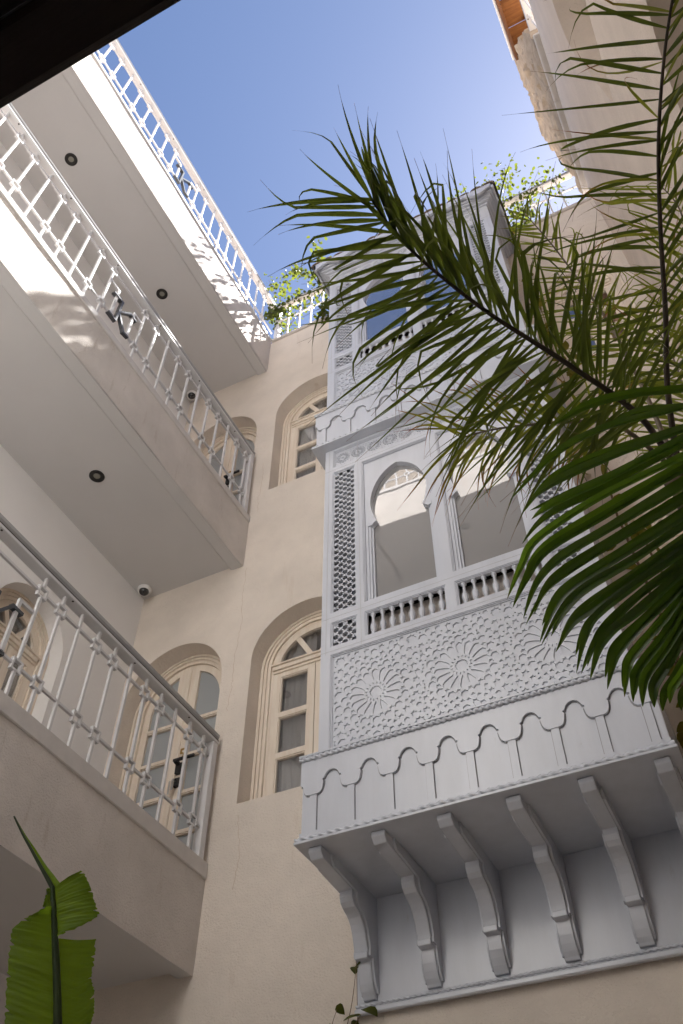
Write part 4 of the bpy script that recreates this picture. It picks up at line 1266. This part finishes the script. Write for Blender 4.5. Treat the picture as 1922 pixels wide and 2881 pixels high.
# ------------------------------------------------------------------ plants
M['palm_leaf'] = leaf_mat('palm_leaf', (0.050, 0.072, 0.018), (0.18, 0.23, 0.026), 0.30, 0.45, 7, tfac=0.42, tips=((0.16, 0.085, 0.035), 0.80, 0.97))
M['palm_leaf_light'] = leaf_mat('palm_leaf_light', (0.15, 0.185, 0.028), (0.40, 0.46, 0.04), 0.4, 0.4, 7, tfac=0.45, tips=((0.22, 0.10, 0.035), 0.74, 0.95))
M['palm_leaf_dry'] = leaf_mat('palm_leaf_dry', (0.16, 0.185, 0.03), (0.40, 0.42, 0.04), 0.45, 0.4, 7, tfac=0.42, tips=((0.26, 0.105, 0.04), 0.46, 0.78))
M['rachis'] = mat('rachis', (0.055, 0.040, 0.026), 0.55, 0.4, 12, 0.2, 40, spec=0.3)
M['rachis_pale'] = mat('rachis_pale', (0.16, 0.125, 0.085), 0.55, 0.3, 12, 0.2, 40, spec=0.3)
M['trunk'] = mat('trunk', (0.12, 0.085, 0.055), 0.9, 0.5, 9, 0.8, 30, stretch=(1, 1, 3))
M['fan_leaf'] = leaf_mat('fan_leaf', (0.042, 0.080, 0.013), (0.15, 0.27, 0.016), 0.28, 0.35, 5, spec=0.5, tfac=0.34)
M['fan_leaf_light'] = leaf_mat('fan_leaf_light', (0.07, 0.135, 0.018), (0.22, 0.40, 0.022), 0.28, 0.4, 9, spec=0.5, tfac=0.42, tips=((0.20, 0.17, 0.06), 0.93, 0.99))
M['banana'] = leaf_mat('banana', (0.12, 0.21, 0.024), (0.32, 0.50, 0.02), 0.38, 0.45, 7, tfac=0.48, stretch=(1.5, 1.5, 16), bump=0.5)
M['banana_rib'] = mat('banana_rib', (0.035, 0.055, 0.02), 0.4, 0.3, 10)
M['vine_leaf'] = leaf_mat('vine_leaf', (0.055, 0.075, 0.014), (0.11, 0.13, 0.014), 0.45, 0.45, 25, tfac=0.5)
M['vine_leaf_old'] = leaf_mat('vine_leaf_old', (0.15, 0.14, 0.03), (0.34, 0.30, 0.035), 0.5, 0.5, 25, tfac=0.45)
M['vine_stem'] = mat('vine_stem', (0.20, 0.13, 0.08), 0.8, 0.3, 20)

def catmull(pts, n=8):
    P = [Vector(p) for p in pts]
    out = []
    for i in range(len(P) - 1):
        p0, p1, p2, p3 = P[max(i - 1, 0)], P[i], P[i + 1], P[min(i + 2, len(P) - 1)]
        for k in range(n):
            t = k / n
            out.append(0.5 * ((2 * p1) + (p2 - p0) * t + (2 * p0 - 5 * p1 + 4 * p2 - p3) * t * t + (3 * p1 - p0 - 3 * p2 + p3) * t ** 3))
    out.append(P[-1])
    return out

def blade(mb, uv, pts, width, nrm, fold=0.35, prof=None):
    """a folded leaf blade along pts; width scales a profile 0..1, nrm is the upper side"""
    n = len(pts)
    b = len(mb.v)
    for i, p in enumerate(pts):
        t = (pts[min(i + 1, n - 1)] - pts[max(i - 1, 0)]).normalized()
        s = t.cross(nrm)
        if s.length < 1e-4:
            s = t.cross(Vector((0.3, 0.5, 0.8)))
        s.normalize()
        up_ = s.cross(t)
        k = i / (n - 1)
        w = width * (prof(k) if prof else (min(1, 0.35 + k * 4) * max(0.03, 1 - max(0, (k - 0.30) / 0.62)) ** 0.8))
        w = max(w, 0.0006)
        for q in (-1, 0, 1):
            mb.v.append(tuple(p + s * (q * w * 0.5) + up_ * (abs(q) * w * 0.5 * fold)))
            uv.append((0.5 + 0.5 * q, k))
    for i in range(n - 1):
        for q in (0, 1):
            a = b + i * 3 + q
            mb.f.append((a, a + 1, a + 4, a + 3))

def leaf_obj(name, mb, uv, m, parent, smooth=True):
    o0 = wloc(parent)
    mb.v = [(p[0] - o0.x, p[1] - o0.y, p[2] - o0.z) for p in mb.v]
    me = bpy.data.meshes.new(name)
    me.from_pydata(mb.v, [], mb.f)
    ul = me.uv_layers.new(name='UVMap')
    flat = []
    for l in me.loops:
        flat += uv[l.vertex_index]
    ul.data.foreach_set('uv', flat)
    me.materials.append(m)
    if smooth:
        me.polygons.foreach_set('use_smooth', [True] * len(me.polygons))
    o = bpy.data.objects.new(name, me)
    COL.objects.link(o)
    o.parent = parent
    return o

def frond(tree, pts, nrm, start, count, Lf, angf, width, m, rm, r0, droop=0.10, sides=((1, 1.0, 0.0), (-1, 1.0, 0.0)), seed=1, lift=0.25, curl=0.0, tiprad=0.25, jit=1.0, joined=False, own=True, bendf=0.055):
    rnd = random.Random(seed)
    C = catmull(pts, 8)
    L = [0.0]
    for i in range(1, len(C)):
        L.append(L[-1] + (C[i] - C[i - 1]).length)
    tot = L[-1]
    mb = MB().tube(C, [r0 * (1 - (1 - tiprad) * l / tot) for l in L], 8)
    fr_ = obj('frond', mb, rm, tree, smooth=True) if own is True else own
    JB, JU = MB(), []
    nrm = Vector(nrm).normalized()
    def at(s):
        for i in range(1, len(C)):
            if L[i] >= s:
                f = (s - L[i - 1]) / (L[i] - L[i - 1] + 1e-9)
                return C[i - 1].lerp(C[i], f), (C[i] - C[i - 1]).normalized()
        return C[-1], (C[-1] - C[-2]).normalized()
    for side, ls, ao in sides:
        for k in range(count):
            u = (k + 0.5 + rnd.uniform(-.3, .3) * jit) / count
            s = start * tot + (1 - start) * tot * u * 0.995
            p, t = at(s)
            sv = t.cross(nrm).normalized() * side
            a = angf(u) + (ao(u) if callable(ao) else ao) + rnd.gauss(0, 0.16) * jit
            d = (t * math.cos(a) + sv * math.sin(a)).normalized() + nrm * (-lift + rnd.gauss(0, 0.26) * jit)
            d.normalize()
            ll = Lf(u) * ls * rnd.uniform(0.82, 1.12)
            dr = droop * rnd.uniform(0.4, 1.7)
            kink = rnd.random() < 0.42
            kd = Vector((rnd.gauss(0, 1), rnd.gauss(0, 1), -1.2)) * 0.28
            bend = Vector((rnd.gauss(0, 1), rnd.gauss(0, 1), rnd.gauss(0, 1))) * bendf * jit
            curlv = rnd.random() * 2
            q = []
            N = 11
            cur = p.copy()
            dd = d.copy()
            for i in range(N):
                q.append(cur.copy())
                dd = (dd + Vector((0, 0, -1)) * dr * (i / N) * 0.55 + (nrm * curl * (i / N))).normalized()
                if kink and i >= 6:
                    dd = (dd + kd * (1.3 + 0.5 * curlv)).normalized()
                dd = (dd + bend * (i / N)).normalized()
                cur = cur + dd * ll / (N - 1)
            lb, uv = (JB, JU) if joined else (MB(), [])
            blade(lb, uv, q, width * rnd.uniform(0.8, 1.15), (nrm + sv * rnd.gauss(0, 0.35) + t * rnd.gauss(0, 0.2)).normalized(), fold=rnd.uniform(0.3, 0.75))
            if not joined:
                leaf_obj('leaflet', lb, uv, m, fr_)
    if joined:
        leaf_obj('fine_leaflets', JB, JU, m, fr_)['kind'] = 'stuff'
    return fr_

pt = thing('palm_tree', 'feathery palm with long arching fronds in front of the grey bay, right side', 'palm', (0.3, 2.45, G0))
tr = [(0.34, 2.62, G0), (0.33, 2.58, 0.0), (0.30, 2.50, 1.2), (0.26, 2.38, 2.0), (0.22, 2.27, 2.45)]
C_ = catmull(tr, 10)
tb = MB().tube(C_, [0.062 + 0.006 * math.sin(i * 2.1) + 0.012 * (i / len(C_)) for i in range(len(C_))], 14)
obj('trunk', tb, M['trunk'], pt, smooth=True)
view = lambda p: Vector(p).normalized()
LA = lambda u: 0.53 * (1 - 0.42 * max(0, u - 0.6) / 0.4) * (0.75 + 0.25 * min(1, u * 4))
SA = ((1, 1.05, lambda u: 0.45 - 0.15 * u), (-1, 0.95, lambda u: -0.02 - 0.22 * u))
fa = frond(pt, FR_A, view((-0.12, 1.35, 2.3)), 0.24, 46, LA, lambda u: 1.05 - 0.62 * u ** 1.5, 0.0148, M['palm_leaf'], M['rachis'], 0.013, droop=0.18, sides=SA, seed=11, lift=0.05, bendf=0.035)
frond(pt, FR_A, view((-0.12, 1.35, 2.3)), 0.26, 46, lambda u: LA(u) * 0.95, lambda u: 1.05 - 0.62 * u ** 1.5, 0.012, M['palm_leaf'], M['rachis'], 0.013, droop=0.30, sides=SA, seed=12, lift=0.05, joined=True, own=fa, jit=1.6)
fb = frond(pt, FR_B, view((0.45, 1.45, 2.85)), 0.16, 34, lambda u: 0.46 * (0.72 + 0.28 * min(1, u * 3)), lambda u: 1.30 - 0.25 * u, 0.0140, M['palm_leaf'], M['rachis'], 0.012, droop=0.24, sides=((1, 1.0, 0.36), (-1, 0.75, -0.5)), seed=5, lift=0.0, curl=-0.05)
frond(pt, FR_B, view((0.45, 1.45, 2.85)), 0.16, 16, lambda u: 0.36, lambda u: 1.30 - 0.25 * u, 0.010, M['palm_leaf_dry'], M['rachis'], 0.012, droop=0.40, sides=((1, 1.0, 0.2), (-1, 0.75, -0.4)), seed=6, lift=0.0, joined=True, own=fb, jit=2.0)
frond(pt, FR_C, view((0.1, 2.0, 3.7)), 0.36, 34, lambda u: 0.34 * (1 - 0.55 * u * u), lambda u: 1.05 - 0.45 * u, 0.0115, M['palm_leaf_light'], M['rachis_pale'], 0.011, droop=0.10, seed=8, lift=0.1, bendf=0.03)
frond(pt, FR_D, view((-0.25, 1.86, 2.5)), 0.30, 32, lambda u: 0.34 * (0.8 + 0.3 * u), lambda u: 1.15 - 0.55 * u, 0.0105, M['palm_leaf_dry'], M['rachis_pale'], 0.010, droop=0.55, seed=21, lift=-0.05)
frond(pt, FR_E, view((0.55, 2.2, 3.6)), 0.15, 44, lambda u: 0.44, lambda u: 1.05 - 0.35 * u, 0.0115, M['palm_leaf_light'], M['rachis_pale'], 0.011, droop=0.22, seed=31, lift=0.05, joined=True)
frond(pt, FR_F, view((0.4, 2.45, 3.4)), 0.20, 36, lambda u: 0.40, lambda u: 1.1 - 0.4 * u, 0.011, M['palm_leaf_light'], M['rachis_pale'], 0.010, droop=0.25, seed=41, lift=0.05, joined=True)

# fan palm: one big folded leaf reaching in from the right
fp = thing('fan_palm', 'dark glossy fan palm leaf with drooping fingers in front of the bay', 'palm', (0.62, 1.10, G0))
hub = Vector(FAN_HUB)
st = [(0.62, 1.10, G0), (0.62, 1.10, -0.4), (0.60, 1.12, 0.5), (0.52, 1.20, 1.1), tuple(hub)]
obj('trunk', MB().tube(catmull([(0.64, 1.10, G0), (0.63, 1.10, -0.9), (0.62, 1.10, -0.3)], 8), 0.07, 12), M['trunk'], fp, smooth=True)
lf = obj('leaf', MB().tube(catmull(st[1:], 8), 0.014, 8), M['rachis'], fp, smooth=True)
fn = Vector(FAN_N)
rnd = random.Random(2)
FAN_ALL = []
for i in range(len(FAN)):
    FAN_ALL.append(FAN[i])
    if 2 < i < 20 and len(FAN[i]) == len(FAN[i + 1]):
        mid_ = [tuple((Vector(p) * 0.5 + Vector(q) * 0.5)) for p, q in zip(FAN[i], FAN[i + 1])]
        mid_[-1] = tuple(Vector(mid_[-2]).lerp(Vector(mid_[-1]), 0.72))
        FAN_ALL.append(mid_)
for i, F_ in enumerate(FAN_ALL):
    f0, f1 = Vector(F_[0]), Vector(F_[1])
    root = f0 + (f0 - f1).normalized() * (0.50 - 0.007 * i)
    pts = catmull([tuple(root)] + F_, 6)
    off = fn * (0.018 * (1 if i % 2 else -1) + rnd.uniform(-.012, .012))
    n = len(pts)
    q = [p + off * min(1, 2.5 * k / n) for k, p in enumerate(pts)]
    lb, uv = MB(), []
    pr = lambda k: (0.80 + 0.20 * min(1, k / 0.6)) * (1 if k < 0.70 else max(0.0, 1 - ((k - 0.70) / 0.30) ** 1.5))
    blade(lb, uv, q, rnd.uniform(0.0175, 0.0215), (fn * (-1) + Vector((0, 0, 1)) * rnd.uniform(-.5, .3) + Vector((rnd.uniform(-.3, .3), 0, 0))).normalized(), fold=0.85 + rnd.uniform(-.2, .2), prof=pr)
    leaf_obj('leaf_segment', lb, uv, M['fan_leaf' if rnd.random() < 0.78 else 'fan_leaf_light'], lf, smooth=False)

# banana leaf, bottom left
bp_ = thing('banana_plant', 'torn green banana leaf standing in front of the lowest gallery, bottom left', 'plant', (-1.42, 1.9, G0))
obj('stem', MB().tube(catmull([(-1.42, 1.9, G0), (-1.43, 1.88, -0.6), (-1.46, 1.82, 0.1), tuple(BAN_MID[0])], 8), [0.07 - 0.0022 * i for i in range(25)], 12), M['banana_rib'], bp_, smooth=True)
bl_n = Vector(BAN_N)
rib_pts = catmull(BAN_MID, 8) + catmull(BAN_TIP, 6)[1:]
rl = obj('leaf', MB().tube([p - bl_n * 0.004 for p in rib_pts], [0.011 * (1 - 0.9 * i / len(rib_pts)) + 0.001 for i in range(len(rib_pts))], 8), M['banana_rib'], bp_, smooth=True)
def ban_half(edge, sA, sB, bow, name, seed, mid=None):
    mid = mid or catmull(BAN_MID, 10)
    E_ = catmull(edge, 6)
    n = len(E_)
    mb, uv = MB(), []
    cols = 9
    rn_ = random.Random(seed)
    for i, e in enumerate(E_):
        f = sA + (sB - sA) * i / (n - 1)
        k = f * (len(mid) - 1)
        a = mid[int(k)].lerp(mid[min(int(k) + 1, len(mid) - 1)], k - int(k))
        for j in range(cols + 1):
            w = j / cols
            p = a.lerp(e, w) - bl_n * (bow * math.sin(w * PI * 0.62)) + bl_n * (0.004 * math.sin(i * 2.4) * w + 0.0035 * noise.noise(Vector((i * 0.7, w * 3, seed))))
            if j >= cols - 1:
                p = p + (a - e).normalized() * (0.006 * abs(noise.noise(Vector((i * 1.9, seed, 0.3)))) + (0.010 if (i * 7 + seed) % 13 == 0 else 0.0))
            mb.v.append(tuple(p))
            uv.append((w, i / n * 0.5))
    for i in range(n - 1):
        for j in range(cols):
            a = i * (cols + 1) + j
            mb.f.append((a, a + 1, a + cols + 2, a + cols + 1))
    leaf_obj(name, mb, uv, M['banana'], rl)
ban_half(BAN_L, 0.84, 0.0, 0.035, 'leaf_blade', 1)
ban_half(BAN_R, 0.66, 0.0, -0.03, 'leaf_blade', 2)
ban_half([BAN_FT[0]] + BAN_F[:6] + [BAN_F[6], BAN_F[7]], 0.995, 0.66, 0.02, 'leaf_blade', 3)
ban_half(BAN_S, 0.99, 0.86, 0.012, 'leaf_blade', 4)
tipc = catmull(BAN_TIP, 6)
mb, uv = MB(), []
blade(mb, uv, [p + bl_n * 0.002 for p in tipc], 0.030, (bl_n + Vector((0.9, 0, 0))).normalized(), fold=0.9, prof=lambda k: 1 - 0.95 * k)
leaf_obj('leaf_blade', mb, uv, M['banana'], rl)

# climbing plants
def vine(label, stems, leaf_n, size, m, loc, seed, spread=0.05, stem_r=0.004, extra=(), sm='vine_stem'):
    t = thing('climbing_plant', label, 'climbing plant', loc)
    rnd = random.Random(seed)
    sb = MB()
    paths = []
    for s in stems:
        c = catmull(s, 7)
        c = [p + Vector(noise.noise_vector(p * 4.0)) * 0.02 for p in c]
        paths.append(c)
        sb.tube(c, [stem_r * (1 - 0.6 * i / len(c)) for i in range(len(c))], 5)
    obj('stem', sb, M[sm], t, smooth=True)
    lb, uv = MB(), []
    for k in range(leaf_n):
        c = rnd.choice(paths)
        i = rnd.randrange(len(c))
        base = c[i] + Vector((rnd.gauss(0, spread), rnd.gauss(0, spread), rnd.gauss(0, spread)))
        d = Vector((rnd.gauss(0, 1), rnd.gauss(0, 1), rnd.gauss(-0.35, 0.8))).normalized()
        nn_ = Vector((rnd.gauss(0, 0.7), rnd.gauss(0, 0.7), 1)).normalized()
        s = size * rnd.uniform(0.55, 1.25)
        pts = [base + d * s * f - Vector((0, 0, 1)) * s * 0.18 * f * f for f in (0, 0.18, 0.4, 0.65, 0.85, 1.0)]
        prof = {0: 0.08, 1: 0.72, 2: 0.9, 3: 0.66, 4: 0.34, 5: 0.02}
        blade(lb, uv, pts, s * 0.85, nn_, fold=0.3, prof=lambda q: (0.08, 0.74, 0.92, 0.68, 0.34, 0.02)[min(5, int(q * 5 + 0.5))])
    fo = leaf_obj('foliage', lb, uv, M[m], t)
    fo['kind'] = 'stuff'
    return t

zz = 9.25
vine('leafy climbing plant over the corner of the two roof railings', [
    [(-3.02, 4.42, zz), (-3.0, 4.38, 9.7), (-2.95, 4.33, 10.0), (-3.1, 4.28, 10.35), (-3.2, 4.25, 10.75)],
    [(-2.95, 4.42, zz), (-2.9, 4.34, 9.85), (-2.7, 4.30, 9.95), (-2.95, 4.30, 10.3), (-3.02, 4.26, 10.55)],
    [(-2.9, 4.40, 9.6), (-2.6, 4.33, 9.85), (-2.4, 4.32, 9.95), (-2.25, 4.35, 10.05)],
    [(-3.05, 4.35, 9.8), (-3.0, 4.25, 9.75), (-3.08, 4.2, 9.62)]], 460, 0.055, 'vine_leaf', (-2.9, 4.4, zz), 3, spread=0.055)
vine('leafy climbing plant rising beside the left end of the tiled eave', [
    [(-2.25, 4.42, zz), (-2.28, 4.36, 9.7), (-2.3, 4.32, 10.05), (-2.42, 4.28, 10.5), (-2.5, 4.26, 10.95), (-2.47, 4.25, 11.2)],
    [(-2.2, 4.42, zz), (-2.2, 4.30, 9.6), (-2.15, 4.22, 9.9), (-2.3, 4.2, 10.2)],
    [(-2.35, 4.36, 9.9), (-2.55, 4.30, 10.35), (-2.75, 4.28, 10.62), (-2.88, 4.27, 10.68)],
    [(-2.2, 4.36, 9.55), (-2.28, 4.24, 9.3), (-2.36, 4.22, 9.02)],
    [(-2.3, 4.45, 9.2), (-2.15, 4.42, 9.6), (-2.0, 4.40, 9.9), (-1.9, 4.4, 10.05)],
    [(-2.1, 4.46, 9.2), (-2.05, 4.44, 9.7), (-2.2, 4.40, 10.05)]], 780, 0.056, 'vine_leaf', (-2.25, 4.42, zz), 4, spread=0.05)
vine('small-leaved shrub over the back roof railing right of the bay', [
    [(-0.3, 4.45, zz), (-0.35, 4.40, 9.9), (-0.45, 4.36, 10.4), (-0.55, 4.35, 10.8)],
    [(-0.2, 4.45, zz), (-0.15, 4.40, 10.0), (0.0, 4.38, 10.6), (0.06, 4.36, 11.05)],
    [(0.0, 4.45, zz), (0.1, 4.38, 9.9), (0.25, 4.36, 10.2), (0.4, 4.36, 10.3)],
    [(-0.1, 4.42, 9.5), (0.15, 4.33, 9.75), (0.4, 4.33, 9.85), (0.58, 4.34, 9.72)],
    [(-0.25, 4.42, 9.4), (-0.1, 4.30, 9.35), (0.1, 4.28, 9.2)],
    [(-0.4, 4.42, 9.6), (-0.2, 4.36, 10.2), (-0.25, 4.34, 10.7)]], 950, 0.048, 'vine_leaf', (0, 4.45, zz), 6, spread=0.09)
vine('thin vine with yellowing leaves hanging down the wall right of the bay', [
    [(-0.10, 4.26, 9.1), (-0.12, 4.26, 8.0), (-0.10, 4.26, 7.1), (-0.12, 4.25, 6.4), (-0.10, 4.26, 5.6)],
    [(-0.12, 4.26, 7.0), (-0.02, 4.26, 6.5), (-0.05, 4.26, 6.0)]], 70, 0.085, 'vine_leaf_old', (-0.12, 4.26, 5.6), 7, spread=0.04)
vine('dry brown creeper with yellow-green leaves beside the lower bay', [
    [(-0.02, 4.24, G0), (0.0, 4.22, 1.0), (-0.06, 4.2, 2.4), (-0.03, 4.24, 3.4), (-0.08, 4.25, 4.4), (-0.04, 4.26, 5.0)],
    [(0.06, 4.24, G0), (0.05, 4.2, 1.2), (0.0, 4.2, 2.6), (0.06, 4.24, 3.6), (0.02, 4.26, 4.3)],
    [(0.0, 4.22, G0), (-0.05, 4.16, 1.6), (-0.02, 4.16, 2.8), (-0.08, 4.22, 3.3)],
    [(0.12, 4.22, 1.0), (0.14, 4.18, 2.2), (0.10, 4.22, 3.2), (0.2, 4.25, 3.9)]], 260, 0.085, 'vine_leaf_old', (0, 4.24, G0), 8, spread=0.07, stem_r=0.016)
vine('small creeper with heart-shaped leaves below the left end of the bay', [
    [(-2.10, 4.22, 1.30), (-2.08, 4.21, 1.55), (-2.03, 4.2, 1.74), (-2.01, 4.2, 1.90)],
    [(-2.09, 4.22, 1.45), (-2.14, 4.2, 1.60), (-2.11, 4.2, 1.72)],
    [(-2.08, 4.22, 1.5), (-2.02, 4.18, 1.60), (-1.97, 4.17, 1.66)]], 15, 0.085, 'vine_leaf', (-2.1, 4.22, 1.3), 12, spread=0.018, stem_r=0.003)
tag(obj('wall_cable', MB().tube(catmull([(-2.062, 4.292, 2.27), (-2.05, 4.29, 2.0), (-2.045, 4.29, 1.5), (-2.05, 4.29, G0)], 8), 0.004, 6), M['vine_stem']), 'thin brown cable running down the wall from the bay corner', 'cable')
